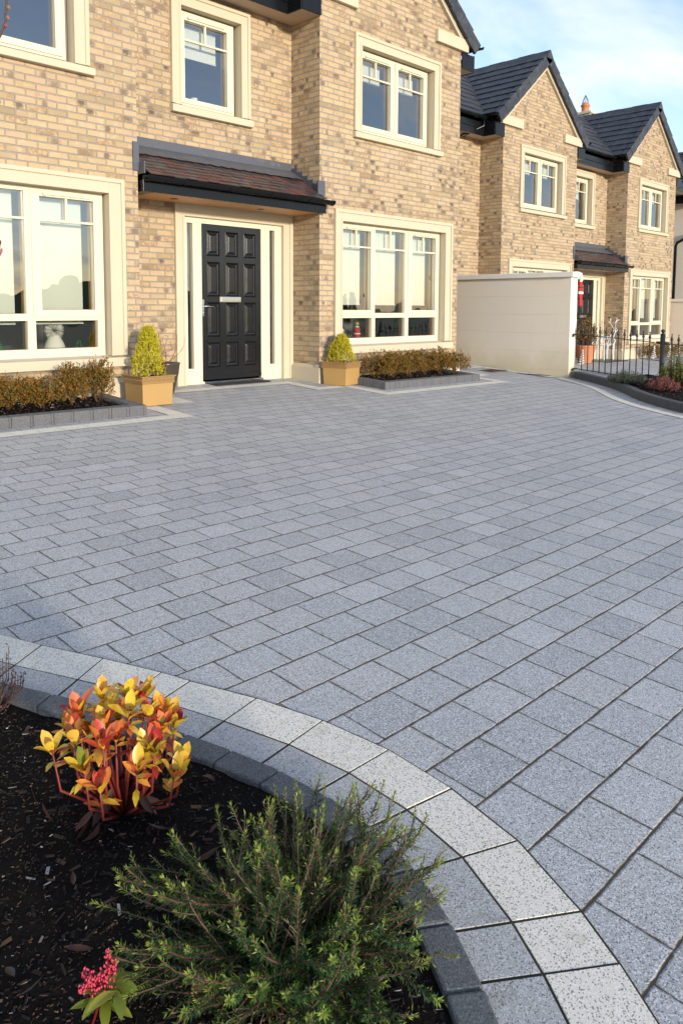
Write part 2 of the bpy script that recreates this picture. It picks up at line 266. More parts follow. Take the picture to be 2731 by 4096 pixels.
# ------------------------------------------------------------------ mesh builder
class MB:
    def __init__(s): s.v=[];s.f=[];s.u=[]
    def face(s,pts,uv=None,o=None):
        b=len(s.v); s.v+= [tuple(p) for p in pts]; s.f.append(tuple(range(b,b+len(pts))))
        if uv is None:
            n=Vector((0,0,0)); 
            for i in range(len(pts)):
                a=Vector(pts[i]);c=Vector(pts[(i+1)%len(pts)]); n+=a.cross(c)
            ax=max(range(3),key=lambda k:abs(n[k]))
            uv=[(p[0],p[2]) if ax==1 else ((p[1]+.1,p[2]) if ax==0 else (p[0],p[1])) for p in pts]
        s.u.append(uv)
    def box(s,x0,x1,y0,y1,z0,z1,skip=''):
        P=[(x0,y0,z0),(x1,y0,z0),(x1,y1,z0),(x0,y1,z0),(x0,y0,z1),(x1,y0,z1),(x1,y1,z1),(x0,y1,z1)]
        for k,q in zip('dufbrl',[(3,2,1,0),(4,5,6,7),(0,1,5,4),(2,3,7,6),(1,2,6,5),(3,0,4,7)]):
            if k not in skip: s.face([P[i] for i in q])
    def hexa(s,P):
        for q in [(3,2,1,0),(4,5,6,7),(0,1,5,4),(2,3,7,6),(1,2,6,5),(3,0,4,7)]: s.face([P[i] for i in q])
    def prism(s,poly,n,cap=True):
        """poly list of 3D pts, n extrusion vector"""
        n=Vector(n); a=[Vector(p) for p in poly]; b=[p+n for p in a]; k=len(a)
        if cap: s.face(a[::-1]); s.face(b)
        for i in range(k): s.face([a[i],a[(i+1)%k],b[(i+1)%k],b[i]])
    def tube(s,pts,rad,k=6,cap=True):
        pts=[Vector(p) for p in pts]; rs=rad if isinstance(rad,(list,tuple)) else [rad]*len(pts)
        rings=[]; up=Vector((.13,.21,.97)); b0=len(s.v)
        for i,p in enumerate(pts):
            t=(pts[min(i+1,len(pts)-1)]-pts[max(i-1,0)])
            if t.length<1e-9: t=Vector((0,0,1))
            t.normalize(); a=t.cross(up)
            if a.length<.05: a=t.cross(Vector((1,0,0)))
            a.normalize(); c=t.cross(a)
            for j in range(k):
                an=2*math.pi*j/k; s.v.append(tuple(p+(a*math.cos(an)+c*math.sin(an))*rs[i]))
        for i in range(len(pts)-1):
            for j in range(k):
                j2=(j+1)%k; s.f.append((b0+i*k+j,b0+i*k+j2,b0+(i+1)*k+j2,b0+(i+1)*k+j)); s.u.append([(0,0)]*4)
        if cap:
            s.f.append(tuple(b0+j for j in range(k))[::-1]); s.u.append([(0,0)]*k)
            s.f.append(tuple(b0+(len(pts)-1)*k+j for j in range(k))); s.u.append([(0,0)]*k)
    def lathe(s,c,prof,k=24,sq=None,rot=0):
        b0=len(s.v); c=Vector(c)
        for r,z in prof:
            for j in range(k):
                an=2*math.pi*j/k+rot; s.v.append((c.x+r*math.cos(an),c.y+r*math.sin(an),c.z+z))
        for i in range(len(prof)-1):
            for j in range(k):
                j2=(j+1)%k; s.f.append((b0+i*k+j,b0+i*k+j2,b0+(i+1)*k+j2,b0+(i+1)*k+j)); s.u.append([(0,0)]*4)
    def panel(s,x0,x1,z0,z1,holes,yf,yb,outer=True):
        """slab in XZ facing -Y with rectangular through holes"""
        xs=sorted({x0,x1,*[min(max(h[i],x0),x1) for h in holes for i in (0,1)]}); zs=sorted({z0,z1,*[min(max(h[i],z0),z1) for h in holes for i in (2,3)]})
        for a,b in zip(xs,xs[1:]):
            for c,d in zip(zs,zs[1:]):
                mx_,mz=(a+b)/2,(c+d)/2
                if any(h[0]<mx_<h[1] and h[2]<mz<h[3] for h in holes): continue
                s.face([(a,yf,c),(b,yf,c),(b,yf,d),(a,yf,d)]); s.face([(a,yb,c),(a,yb,d),(b,yb,d),(b,yb,c)])
        for h in holes:
            a,b,c,d=h
            s.face([(a,yf,c),(a,yf,d),(a,yb,d),(a,yb,c)]); s.face([(b,yf,c),(b,yb,c),(b,yb,d),(b,yf,d)])
            s.face([(a,yf,c),(a,yb,c),(b,yb,c),(b,yf,c)]); s.face([(a,yf,d),(b,yf,d),(b,yb,d),(a,yb,d)])
        if outer:
            a,b,c,d=x0,x1,z0,z1
            s.face([(a,yf,c),(a,yb,c),(a,yb,d),(a,yf,d)]); s.face([(b,yf,c),(b,yf,d),(b,yb,d),(b,yb,c)])
            s.face([(a,yf,d),(a,yb,d),(b,yb,d),(b,yf,d)]); s.face([(a,yf,c),(b,yf,c),(b,yb,c),(a,yb,c)])
    def leaf(s,p,d,n,L,Wd,curl=.2,fold=.15,seg=3,ob=1.0):
        """a pointed leaf from p along d, face normal ~n"""
        p=Vector(p); d=Vector(d).normalized(); n=Vector(n); sd=d.cross(n)
        if sd.length<1e-4: sd=d.cross(Vector((.3,.5,.8)))
        sd.normalize(); n=sd.cross(d).normalized(); b0=len(s.v); k=seg
        for i in range(k+1):
            t=i/k; w=Wd*.5*math.sin(math.pi*min(1,(t**ob)*.92+.04))**.8 if 0<i<k else Wd*.04
            c=p+d*(L*t)-n*(curl*L*t*t)
            s.v+= [tuple(c-sd*w+n*fold*w),tuple(c),tuple(c+sd*w+n*fold*w)]
        for i in range(k):
            a=b0+i*3
            s.f+= [(a,a+1,a+4,a+3),(a+1,a+2,a+5,a+4)]; s.u+=[[(0,0)]*4]*2
    def blade(s,p,d,L,Wd,n=None):
        p=Vector(p); d=Vector(d).normalized(); sd=d.cross(n if n else Vector((random.random()-.5,random.random()-.5,random.random()-.5)))
        if sd.length<1e-5: sd=Vector((1,0,0))
        sd.normalize(); b0=len(s.v); m=p+d*L*.5
        s.v+= [tuple(p),tuple(m+sd*Wd*.5),tuple(p+d*L),tuple(m-sd*Wd*.5)]; s.f.append((b0,b0+1,b0+2,b0+3)); s.u.append([(0,0)]*4)
    def off(s,o):
        s.v=[(a+o[0],b+o[1],c+o[2]) for a,b,c in s.v]; return s
    def build(s,name,mat,parent=None,smooth=False,bevel=0,loc=None):
        if name in SPLIT:
            ps=split_mb(s)
            if len(ps)>1:
                r=None
                for p_ in ps:
                    q_=p_._build(name,mat,parent,smooth,bevel); r=r or q_
                return r
        return s._build(name,mat,parent,smooth,bevel)
    def _build(s,name,mat,parent=None,smooth=False,bevel=0,loc=None):
        me=D_.meshes.new(name); me.from_pydata(s.v,[],s.f); ul=me.uv_layers.new(name='UVMap')
        flat=[c for u in s.u for q in u for c in q]
        ul.data.foreach_set('uv',flat)
        for m in (mat if isinstance(mat,list) else [mat]): me.materials.append(m)
        o=D_.objects.new(name,me); COL.objects.link(o)
        if smooth: me.polygons.foreach_set('use_smooth',[True]*len(me.polygons))
        if parent: 
            o.parent=parent; o.matrix_parent_inverse=parent.matrix_world.inverted() if parent.type=='EMPTY' and False else Matrix.Identity(4)
        if bevel:
            b=o.modifiers.new('bevel','BEVEL'); b.width=bevel; b.segments=2; b.limit_method='ANGLE'
            w=o.modifiers.new('weld','WELD'); w.merge_threshold=.0002
            o.modifiers.move(1,0)
        return o
def tag(o,label=None,cat=None,group=None,kind=None):
    if label: o['label']=label
    if cat: o['category']=cat
    if group: o['group']=group
    if kind: o['kind']=kind
    return o
def empty(name,loc,label,cat,group=None):
    o=D_.objects.new(name,None); o.empty_display_size=.1; COL.objects.link(o); o.location=loc; return tag(o,label,cat,group)
SPLIT={'plinth','sidelight_pane','bargeboard','soffit','recess_soffit','gutter','recess_gutter','fascia','kneeler','blind','vent','spotlight','antlers','inner_frame','finial_','canopy_spot'}
def split_mb(mb,gap=.006):
    n=len(mb.f); par=list(range(n))
    def find(a):
        while par[a]!=a: par[a]=par[par[a]]; a=par[a]
        return a
    key={}
    for i,f in enumerate(mb.f):
        for v in f:
            k=tuple(round(c,4) for c in mb.v[v])
            if k in key: par[find(i)]=find(key[k])
            else: key[k]=i
    comps={}
    for i in range(n): comps.setdefault(find(i),[]).append(i)
    items=[]
    for fs in comps.values():
        vs=[mb.v[v] for i in fs for v in mb.f[i]]
        items.append([fs,[min(v[k] for v in vs)-gap for k in range(3)],[max(v[k] for v in vs)+gap for k in range(3)]])
    ch=True
    while ch:
        ch=False
        for i in range(len(items)):
            for j in range(i+1,len(items)):
                a,b=items[i],items[j]
                if all(a[1][k]<=b[2][k] and b[1][k]<=a[2][k] for k in range(3)):
                    a[0]=a[0]+b[0]; a[1]=[min(a[1][k],b[1][k]) for k in range(3)]; a[2]=[max(a[2][k],b[2][k]) for k in range(3)]; items.pop(j); ch=True; break
            if ch: break
    out=[]
    for fs,_,_ in items:
        m=MB(); mp={}
        for i in sorted(fs):
            q=[]
            for v in mb.f[i]:
                if v not in mp: mp[v]=len(m.v); m.v.append(mb.v[v])
                q.append(mp[v])
            m.f.append(tuple(q)); m.u.append(mb.u[i])
        out.append(m)
    return out
def struct(mb,name,mat,**k): return tag(mb.build(name,mat,**k),kind='structure')
# ------------------------------------------------------------------ ground
def gz(x,y):
    x=min(x,14.0); y=min(max(y,-6.0),9.3)
    dx=x-PX0; dy=y-PY0
    return -1.39635-.0078739*dx+.0445836*dy+.0015239*dy*dy*.6+.00092734*dx*dy*.6-.0002379*dx*dx*.6+CZ
def gz2(x,y):
    t=min(max((x-12.9)/3.0,0),1)
    return (gz(12.9,y)-.06)*(1-t)+(gz(max(-1,x-13.38),min(y-1.61,8.0))-.32)*t
def grid(x0,x1,y0,y1,nx,ny,zf,uvf=None,keep=None):
    m=MB()
    vs=[[(x0+(x1-x0)*i/nx,y0+(y1-y0)*j/ny) for i in range(nx+1)] for j in range(ny+1)]
    b=0
    for j in range(ny+1):
        for i in range(nx+1): x,y=vs[j][i]; m.v.append((x,y,zf(x,y)))
    for j in range(ny):
        for i in range(nx):
            if keep and not keep((vs[j][i][0]+vs[j+1][i+1][0])/2,(vs[j][i][1]+vs[j+1][i+1][1])/2): continue
            q=[(i,j),(i+1,j),(i+1,j+1),(i,j+1)]
            m.f.append(tuple(b_*(nx+1)+a_ for a_,b_ in q))
            m.u.append([(uvf(*vs[b_][a_]) if uvf else vs[b_][a_]) for a_,b_ in q])
    return m
puv=lambda x,y:(x-PX0,y-PY0)
# right-hand kerb line (drive side), from the garden wall end towards the camera
KR=[(12.47,6.68),(12.27,6.30),(11.87,5.71),(11.40,5.24),(10.98,4.88),(10.60,4.45),(10.38,4.10),(10.20,3.72),(10.02,3.2),(9.9,2.5),(9.85,1.6),(9.9,.4)]
def smooth_line(P,n=6):
    out=[]
    for i in range(len(P)-1):
        p0=Vector(P[max(i-1,0)]).to_2d();p1=Vector(P[i]).to_2d();p2=Vector(P[i+1]).to_2d();p3=Vector(P[min(i+2,len(P)-1)]).to_2d()
        for k in range(n):
            t=k/n; out.append(.5*((2*p1)+(p2-p0)*t+(2*p0-5*p1+4*p2-p3)*t*t+(3*p1-p0-3*p2+p3)*t**3))
    out.append(Vector(P[-1]).to_2d()); return out
def offset_line(P,d):
    o=[]
    for i,p in enumerate(P):
        t=(P[min(i+1,len(P)-1)]-P[max(i-1,0)]).normalized(); o.append(p+Vector((t.y,-t.x))*d)
    return o
KRs=smooth_line(KR)
def kr_x(y):
    for a,b in zip(KRs,KRs[1:]):
        if b.y<=y<=a.y: return a.x+(b.x-a.x)*(a.y-y)/(a.y-b.y+1e-9)
    return 12.5 if y>6.6 else 9.9
drive=MB()
ys=[-3+.25*i for i in range(49)]
for j in range(len(ys)-1):
    ya,yb=ys[j],ys[j+1]; n=44
    def row(y):
        xe=(kr_x(y)+.06) if y<6.68 else 12.5
        return [(-3.5+(xe+3.5)*i/n,y) for i in range(n+1)]
    ra,rb=row(ya),row(yb)
    for i in range(n):
        q=[ra[i],ra[i+1],rb[i+1],rb[i]]; drive.face([(x,y,gz(x,y)) for x,y in q],[puv(x,y) for x,y in q])
struct(drive,'driveway',M['paver'])
nd=grid(12.72,30,2.0,11.0,40,30,gz2,lambda x,y:(x-PX0+.07,y-PY0+.04))
struct(nd,'neighbour_driveway',M['paver'])
fg=MB(); fg.face([(-900,-900,-1.35),(900,-900,-1.35),(900,900,-1.35),(-900,900,-1.35)]); struct(fg,'ground',M['far'])
# hills behind the viewer (seen only as reflections)
h=MB(); nH=72
ring=[]
for i in range(nH+1):
    a=R(150)+R(170)*i/nH; rr=150; hh=5+3.5*noise.noise(Vector((i*.16,1.3,0)))+1.2*noise.noise(Vector((i*.5,4.3,0)))+.4*noise.noise(Vector((i*1.7,2,0)))
    ring.append(((rr*math.cos(a),rr*math.sin(a),-1.4),(rr*1.05*math.cos(a),rr*1.05*math.sin(a),max(1.5,hh)*1.05),(rr*1.35*math.cos(a),rr*1.35*math.sin(a),-1.4)))
for a,b in zip(ring,ring[1:]):
    h.face([a[0],a[1],b[1],b[0]]); h.face([a[1],a[2],b[2],b[1]])
struct(h,'hills',M['hill'])
# light band pieces on the drive -------------------------------------------------
def strip(mb,pts_in,pts_out,z=.005):
    s0=0
    for i in range(len(pts_in)-1):
        a,b,c,d=pts_in[i],pts_in[i+1],pts_out[i+1],pts_out[i]; l=(Vector(b)-Vector(a)).length
        mb.face([(p[0],p[1],gz(p[0],p[1])+z) for p in (a,b,c,d)],[(s0,0),(s0+l,0),(s0+l,.18),(s0,.18)]); s0+=l
def rectband(mb,x0,x1,y0,y1,z=.005):
    n=max(1,int(max(x1-x0,y1-y0)/.236)); 
    for i in range(n):
        if x1-x0>=y1-y0: a,b=x0+(x1-x0)*i/n+.0015,x0+(x1-x0)*(i+1)/n-.0015; q=[(a,y0),(b,y0),(b,y1),(a,y1)]
        else: a,b=y0+(y1-y0)*i/n+.0015,y0+(y1-y0)*(i+1)/n-.0015; q=[(x0,a),(x1,a),(x1,b),(x0,b)]
        mb.face([(p[0],p[1],gz(*p)+z) for p in q],q)
lb=MB(); B=.19
rectband(lb,-2.0,4.62,6.86,6.86+B); rectband(lb,4.43,4.62,6.86+B+.003,7.63); rectband(lb,4.43,5.14,7.633,7.82); rectband(lb,4.95,5.14,7.823,8.33)
rectband(lb,4.95,7.38,8.333,8.52); rectband(lb,7.19,7.38,7.883,8.33); rectband(lb,7.19,7.94,7.69,7.88); rectband(lb,7.75,7.94,7.093,7.687); rectband(lb,7.75,10.78,6.9,7.09); rectband(lb,10.59,10.78,7.093,7.62)
rectband(lb,10.59,11.26,7.623,7.81); rectband(lb,11.07,11.26,7.813,8.4); rectband(lb,12.14,12.32,6.95,9.2); rectband(lb,11.07,12.137,8.403,8.58)
Kb=offset_line(KRs,.245); Ka=offset_line(KRs,.40)
Kb=[p for p in Kb]; 
strip(lb,Kb,Ka,.006)
struct(lb,'light_paving_border',M['stone_light'])
# foreground curve ----------------------------------------------------------------
JO=[(.93,3.68),(1.02,3.43),(1.12,3.17),(1.234,2.919),(1.363,2.667),(1.474,2.430),(1.519,2.309),(1.628,2.058),(1.708,1.801),(1.751,1.541),(1.748,1.290),(1.707,1.038),(1.614,.804),(1.543,.674),(1.41,.47),(1.24,.28),(1.02,.12)]
JI=[(.79,3.59),(.875,3.35),(.975,3.09),(1.093,2.829),(1.22,2.582),(1.322,2.372),(1.366,2.264),(1.458,2.017),(1.534,1.774),(1.575,1.543),(1.580,1.318),(1.547,1.102),(1.464,.898),(1.395,.775),(1.27,.59),(1.12,.42),(.93,.28)]
def blocks(mb,I,O,z0,z1,gap=.0035,jit=.0015,inset=.0):
    for i in range(len(I)-1):
        a,b,c,d=[Vector(q) for q in (I[i],I[i+1],O[i+1],O[i])]
        ce=(a+b+c+d)/4; dz=random.uniform(-jit,jit)
        e=(b-a).normalized()*gap; f_=(c-d).normalized()*gap
        g=(d-a).normalized()*gap*.6
        q=[a+e+g,b-e+g,c-f_-g,d+f_-g]
        lo=[(p.x,p.y,gz(p.x,p.y)+z0) for p in q]; hi=[(p.x,p.y,gz(p.x,p.y)+z1+dz) for p in q]
        mb.hexa(lo+hi)
near=MB(); blocks(near,JI,JO,-.01,.010); struct(near,'pale_paving_band',M['stone_light'],bevel=.0012)
jn=MB()
def under(mb,I,O,z):
    for i in range(len(I)-1):
        mb.face([(p[0],p[1],gz(p[0],p[1])+z) for p in (I[i],I[i+1],O[i+1],O[i])])
JIv=[Vector(q) for q in JI]; JOv=[Vector(q) for q in JO]
inn=[(a-(b-a).normalized()*.152) for a,b in zip(JIv,JOv)]
under(jn,inn,[b+(b-a).normalized()*.004 for a,b in zip(JIv,JOv)],.0078); struct(jn,'paving_joint_bed',mat_flat('mossy_joint',(.035,.030,.016),.95,var=.25,bump=.004,bs=200,dirt=((.075,.055,.035),.6,60)))
gb=MB(); blocks(gb,inn,[a-(b-a).normalized()*.002 for a,b in zip(JIv,JOv)],-.01,.010,.0045); struct(gb,'grey_paving_band',M['stone_grey'],bevel=.0012)
kin=[(a-(b-a).normalized()*.238) for a,b in zip(JIv,JOv)]
kout=[(a-(b-a).normalized()*.149) for a,b in zip(JIv,JOv)]
KO=smooth_line([tuple(p) for p in kout],10); KI=smooth_line([tuple(p) for p in kin],10)
def resample(I,O,step,fst=0):
    L=0; ia=[I[0]];oa=[O[0]]; 
    for i in range(1,len(I)):
        L+=(O[i]-O[i-1]).length
        if L>=step: ia.append(I[i]); oa.append(O[i]); L=0
    return ia,oa
ki_,ko_=resample(KI,KO,.168)
kb=MB(); blocks(kb,ki_,ko_,-.06,.034,.0022,.002); struct(kb,'kerb',M['kerb'],bevel=.007)
# soil of the front bed
def inside_bed(x,y):
    c=Vector((-.2,1.6)); 
    for a,b in zip(KI,KI[1:]):
        pass
    return True
bedp=[(p.x,p.y) for p in KI]
def soil_sheet(name,outline,center,zf,mat,rings=26,label=None):
    m=MB(); n=len(outline)
    for k in range(rings+1):
        t=(k/rings)
        for (x,y) in outline:
            px=center[0]+(x-center[0])*t; py=center[1]+(y-center[1])*t
            m.v.append((px,py,zf(px,py,t)))
    for k in range(rings):
        for i in range(n-1):
            a=k*n+i; m.f.append((a,a+1,a+n+1,a+n)); m.u.append([(0,0)]*4)
    return m
def bedz(x,y,t=0):
    return gz(x,y)+.016+.010*noise.noise(Vector((x*6,y*6,0)))+.006*noise.noise(Vector((x*22,y*22,3)))
outl=[(p.x+.012*0,p.y) for p in KI]+[(.55,.1),(.2,.0)]
outl=[(.45,4.2),(.6,3.9)]+outl
sm_=soil_sheet('soil',outl,(.0,2.0),bedz,M['soil'],60)
o=sm_.build('bed_soil',M['soil'],smooth=True); tag(o,kind='structure')
# ------------------------------------------------------------------ houses
XL,XR,YF,YD,XE=4.78,7.71,8.22,8.834,11.045
SH=-6.265
PT=.855      # roof pitch (rise over run)
def window(P,O,x,kind,yw):
    """kind G ground bay, U upper bay, M middle; x shift; yw wall face; parent P"""
    m=MB(); s=MB(); sl=MB(); g=MB(); bl=MB(); rm=MB(); iw=MB(); vt=MB()
    yf=yw+.09
    if kind=='G':
        fr=(8.23,10.605,.463,2.306); gl=[(8.263,8.886,.99,2.218),(9.005,9.73,.944,2.258),(9.893,10.513,.99,2.218),(8.25,8.93,.555,.868),(9.01,9.735,.555,.868),(9.825,10.547,.555,.868)]
        sash=[(8.238,8.962,.912,2.284,gl[0]),(9.800,10.598,.912,2.284,gl[2])]; tops=gl[:3]; barz=1.965; so=(8.0,10.85,2.485); si=(8.155,10.655,2.315); sill=(7.985,10.865,.33,.455); blz=1.09 if O[3]=='R' else .845; vents=[(8.33,8.85,2.245),(9.93,10.47,2.245)]
    elif kind=='U':
        fr=(8.63,10.215,3.735,4.905); gl=[(8.662,9.312,3.815,4.815),(9.493,10.125,3.815,4.815)]; sash=[(8.64,9.375,3.745,4.89,gl[0]),(9.425,10.205,3.745,4.89,gl[1])]; tops=gl; barz=4.555
        so=(8.405,10.46,5.105); si=(8.555,10.29,4.94); sill=(8.385,10.51,3.575,3.675); blz=4.545; vents=[(8.72,9.27,4.845),(9.55,10.08,4.845)]
    else:
        fr=(5.845,6.69,3.725,4.90); gl=[(5.905,6.595,3.797,4.803)]; sash=[(5.853,6.682,3.735,4.89,gl[0])]; tops=gl; barz=4.557; so=(5.64,6.92,5.10); si=(5.79,6.765,4.935); sill=(5.625,6.95,3.56,3.672); blz=4.40; vents=[(5.95,6.55,4.838)]
    m.panel(fr[0]-.03,fr[1]+.03,fr[2]-.02,fr[3]+.02,gl,yf,yf+.06)
    for a,b,c,d,gg in sash: m.panel(a,b,c,d,[gg],yf-.016,yf-.0005)
    for gg in tops:
        m.box(gg[0]-.001,gg[1]+.001,yf-.006,yf+.03,barz-.013,barz+.013)
        xm=(gg[0]+gg[1])/2; m.box(xm-.013,xm+.013,yf-.004,yf+.03,barz+.0135,gg[3]+.001)
    for gg in gl:
        g.face([(gg[0],yf+.034,gg[2]),(gg[1],yf+.034,gg[2]),(gg[1],yf+.034,gg[3]),(gg[0],yf+.034,gg[3])])
        iw.panel(gg[0]-.05,gg[1]+.05,gg[2]-.05,gg[3]+.05,[(gg[0]+.004,gg[1]-.004,gg[2]+.004,gg[3]-.004)],yf+.062,yf+.13)
    for gg in tops: bl.box(gg[0]-.02,gg[1]-.06,yf+.17,yf+.174,blz,gg[3]+.06); bl.box(gg[0]-.02,gg[1]-.06,yf+.162,yf+.182,blz-.02,blz)
    for a,b,z in vents: vt.box(a,b,yf-.034,yf-.0165,z-.008,z+.010); vt.box(a,a+.035,yf-.042,yf-.034,z-.016,z+.018)
    # surround (three members with a stepped moulding)
    z1=so[2]; zs=sill[3]; y0=yw-.030
    def member(a,b,c,d): s.box(a,b,y0,yw+.13,c,d)
    s.box(so[0],si[0],y0,yw+.13,zs+.001,z1); s.box(si[1],so[1],y0,yw+.13,zs+.001,z1); s.box(si[0],si[1],y0,yw+.13,si[2],z1)
    mo=.045
    s.box(so[0],so[0]+mo,y0-.016,y0,zs+.001,z1); s.box(so[1]-mo,so[1],y0-.016,y0,zs+.001,z1); s.box(so[0]+mo,so[1]-mo,y0-.016,y0,z1-mo,z1)
    for q in (.018,):
        s.box(si[0]-.03,si[0],y0-.008,y0,zs+.001,si[2]+.03); s.box(si[1],si[1]+.03,y0-.008,y0,zs+.001,si[2]+.03); s.box(si[0],si[1],y0-.008,y0,si[2],si[2]+.03)
    a,b,c,d=sill
    sl.hexa([(a,yw-.075,c),(b,yw-.075,c),(b,yw+.13,c),(a,yw+.13,c),(a,yw-.075,d-.02),(b,yw-.075,d-.02),(b,yw+.13,d+.012),(a,yw+.13,d+.012)])
    # room lining
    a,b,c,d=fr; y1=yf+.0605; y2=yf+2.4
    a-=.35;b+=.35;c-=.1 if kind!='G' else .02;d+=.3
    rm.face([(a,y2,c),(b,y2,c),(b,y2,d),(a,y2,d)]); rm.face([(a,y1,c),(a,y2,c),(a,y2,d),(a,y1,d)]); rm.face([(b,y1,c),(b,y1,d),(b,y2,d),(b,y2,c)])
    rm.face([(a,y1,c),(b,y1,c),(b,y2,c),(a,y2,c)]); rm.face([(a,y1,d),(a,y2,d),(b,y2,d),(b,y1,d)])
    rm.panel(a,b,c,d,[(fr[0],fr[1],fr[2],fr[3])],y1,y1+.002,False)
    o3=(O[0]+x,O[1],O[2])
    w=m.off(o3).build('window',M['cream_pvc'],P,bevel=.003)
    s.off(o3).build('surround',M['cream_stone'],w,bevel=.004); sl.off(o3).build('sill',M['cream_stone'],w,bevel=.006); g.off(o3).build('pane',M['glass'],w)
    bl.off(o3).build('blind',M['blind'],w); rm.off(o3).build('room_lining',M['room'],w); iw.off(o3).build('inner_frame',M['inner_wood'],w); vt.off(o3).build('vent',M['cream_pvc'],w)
    return w
def slope(mb,p,e,up,n,L,S,gauge=.30):
    """courses: p eave start, e eave unit dir, up upslope unit dir, n normal; L length along eave, S slope length"""
    p,e,up,n=[Vector(q) for q in (p,e,up,n)]; k=int(math.ceil(S/gauge))
    for i in range(k):
        s0=i*gauge; s1=min((i+1)*gauge+.04,S); a=p+up*s0+n*.032; b=p+up*s1+n*.004; c=p+up*s0
        mb.face([a,a+e*L,b+e*L,b],[(0,(i+.05)*.30),(L,(i+.05)*.30),(L,(i+.95)*.30),(0,(i+.95)*.30)])
        mb.face([c,c+e*L,a+e*L,a],[(0,(i+.1)*.30),(L,(i+.1)*.30),(L,(i+.15)*.30),(0,(i+.15)*.30)])
def gutter(mb,a,b,out,r=.058):
    a,b,out=Vector(a),Vector(b),Vector(out); k=9; pr=[]
    for i in range(k+1):
        t=math.pi*i/k; pr.append(out*(-math.cos(t)*r)+Vector((0,0,-math.sin(t)*r)))
    inr=[q*.88 for q in pr][::-1]
    mb.prism([a+q for q in pr+inr],b-a)
def build_house(O,label,left_strip,right_ext,group):
    o3=O[:3]
    P=empty('house',(O[0]+6.2,O[1]+YF,O[2]-.05),label,'house',group)
    def add(mb,name,mat,par=None,**k):
        mb.v=[(a-P.location.x+O[0],b-P.location.y+O[1],c-P.location.z+O[2]) for a,b,c in mb.v]
        return mb.build(name,mat,par or P,**k)
    WO=(O[0]-P.location.x,O[1]-P.location.y,O[2]-P.location.z,O[3])
    w=MB(); zb=-.75; xc=(XR+XE)/2; zk=5.62
    for s in (0,SH):
        w.panel(XR+s,XE+s,zb,5.43,[(8.07+s,10.75+s,.42,2.40),(8.50+s,10.36+s,3.65,5.02)],YF,YF+.25,False)
        w.face([(XR+s,YF,5.43),(XE+s,YF,5.43),(XE+s,YF,zk),(xc+s,YF,7.05),(XR+s,YF,zk)])
        w.face([(XR+s,YD+.1,zb),(XR+s,YF,zb),(XR+s,YF,zk),(XR+s,YD+.1,zk)]); w.face([(XE+s,YF,zb),(XE+s,YD+.1,zb),(XE+s,YD+.1,zk),(XE+s,YF,zk)])
    w.panel(XL,XR,zb,5.45,[(5.72,7.63,zb,2.34),(5.75,6.81,3.64,5.02)],YD,YD+.25,False)
    x0=XR+SH-left_strip; x1=XE+right_ext
    if left_strip: w.face([(x0,YD,zb),(XR+SH,YD,zb),(XR+SH,YD,5.45),(x0,YD,5.45)])
    if right_ext: w.face([(XE,YD,zb),(x1,YD,zb),(x1,YD,5.45),(XE,YD,5.45)])
    yr=10.5; yb=13.0
    for xx,sg in ((x0,-1),(x1,1)):
        q=[(xx,YD,zb),(xx,yb,zb),(xx,yb,5.3),(xx,yr,7.24),(xx,YD,5.55)]; w.face(q if sg>0 else q[::-1])
    w.face([(x1,yb,zb),(x0,yb,zb),(x0,yb,5.3),(x1,yb,5.3)])
    add(w,'wall',M['brick'])
    # plinth
    pl=MB()
    def plin(poly,n):   # poly list of (x,y) line, n outward offsets handled by caller
        pass
    zt=.14
    def pbox(x0_,x1_,y0_,y1_,nx,ny):
        pl.box(x0_,x1_,y0_,y1_,zb,zt)
        # chamfered top
        P8=[(x0_,y0_,zt+.0005),(x1_,y0_,zt+.0005),(x1_,y1_,zt+.0005),(x0_,y1_,zt+.0005)]
        t=[]
        for i,(a,b,c) in enumerate(P8):
            aa=a;bb=b
            if ny<0 and b==y0_: bb=b+.045
            if nx<0 and a==x0_: aa=a+.045
            if nx>0 and a==x1_: aa=a-.045
            t.append((aa,bb,zt+.05))
        pl.hexa(P8+t)
    for s in (0,SH):
        pbox(XR+s-.05,XE+s+.05,YF-.05,YF+.02,0,-1); pbox(XR+s-.05,XR+s-.001,YF+.0205,YD-.001,-1,0); pbox(XE+s+.001,XE+s+.05,YF+.0205,YD-.001,1,0)
    add(pl,'plinth',M['cream_stone'],bevel=.004)
    for s in (0,SH):
        window(P,WO if s==0 else (*WO[:3],'L'),s,'G',YF); window(P,WO,s,'U',YF)
    window(P,WO,0,'M',YD)
    # ---- door
    d=MB(); y0=YD+.035; cols=[(6.195,6.402),(6.510,6.722),(6.830,7.040)]; rows=[(1.742,2.066),(1.183,1.639),(.623,1.083),(.195,.525)]
    holes=[(a,b,c,e) for a,b in cols for c,e in rows]
    d.panel(6.10,7.135,.012,2.16,holes,y0,y0+.05)
    def ring(a,ya,b,yb_):
        A=[(a[0],ya,a[2]),(a[1],ya,a[2]),(a[1],ya,a[3]),(a[0],ya,a[3])]; Bq=[(b[0],yb_,b[2]),(b[1],yb_,b[2]),(b[1],yb_,b[3]),(b[0],yb_,b[3])]
        for i in range(4): d.face([A[i],A[(i+1)%4],Bq[(i+1)%4],Bq[i]])
        return b
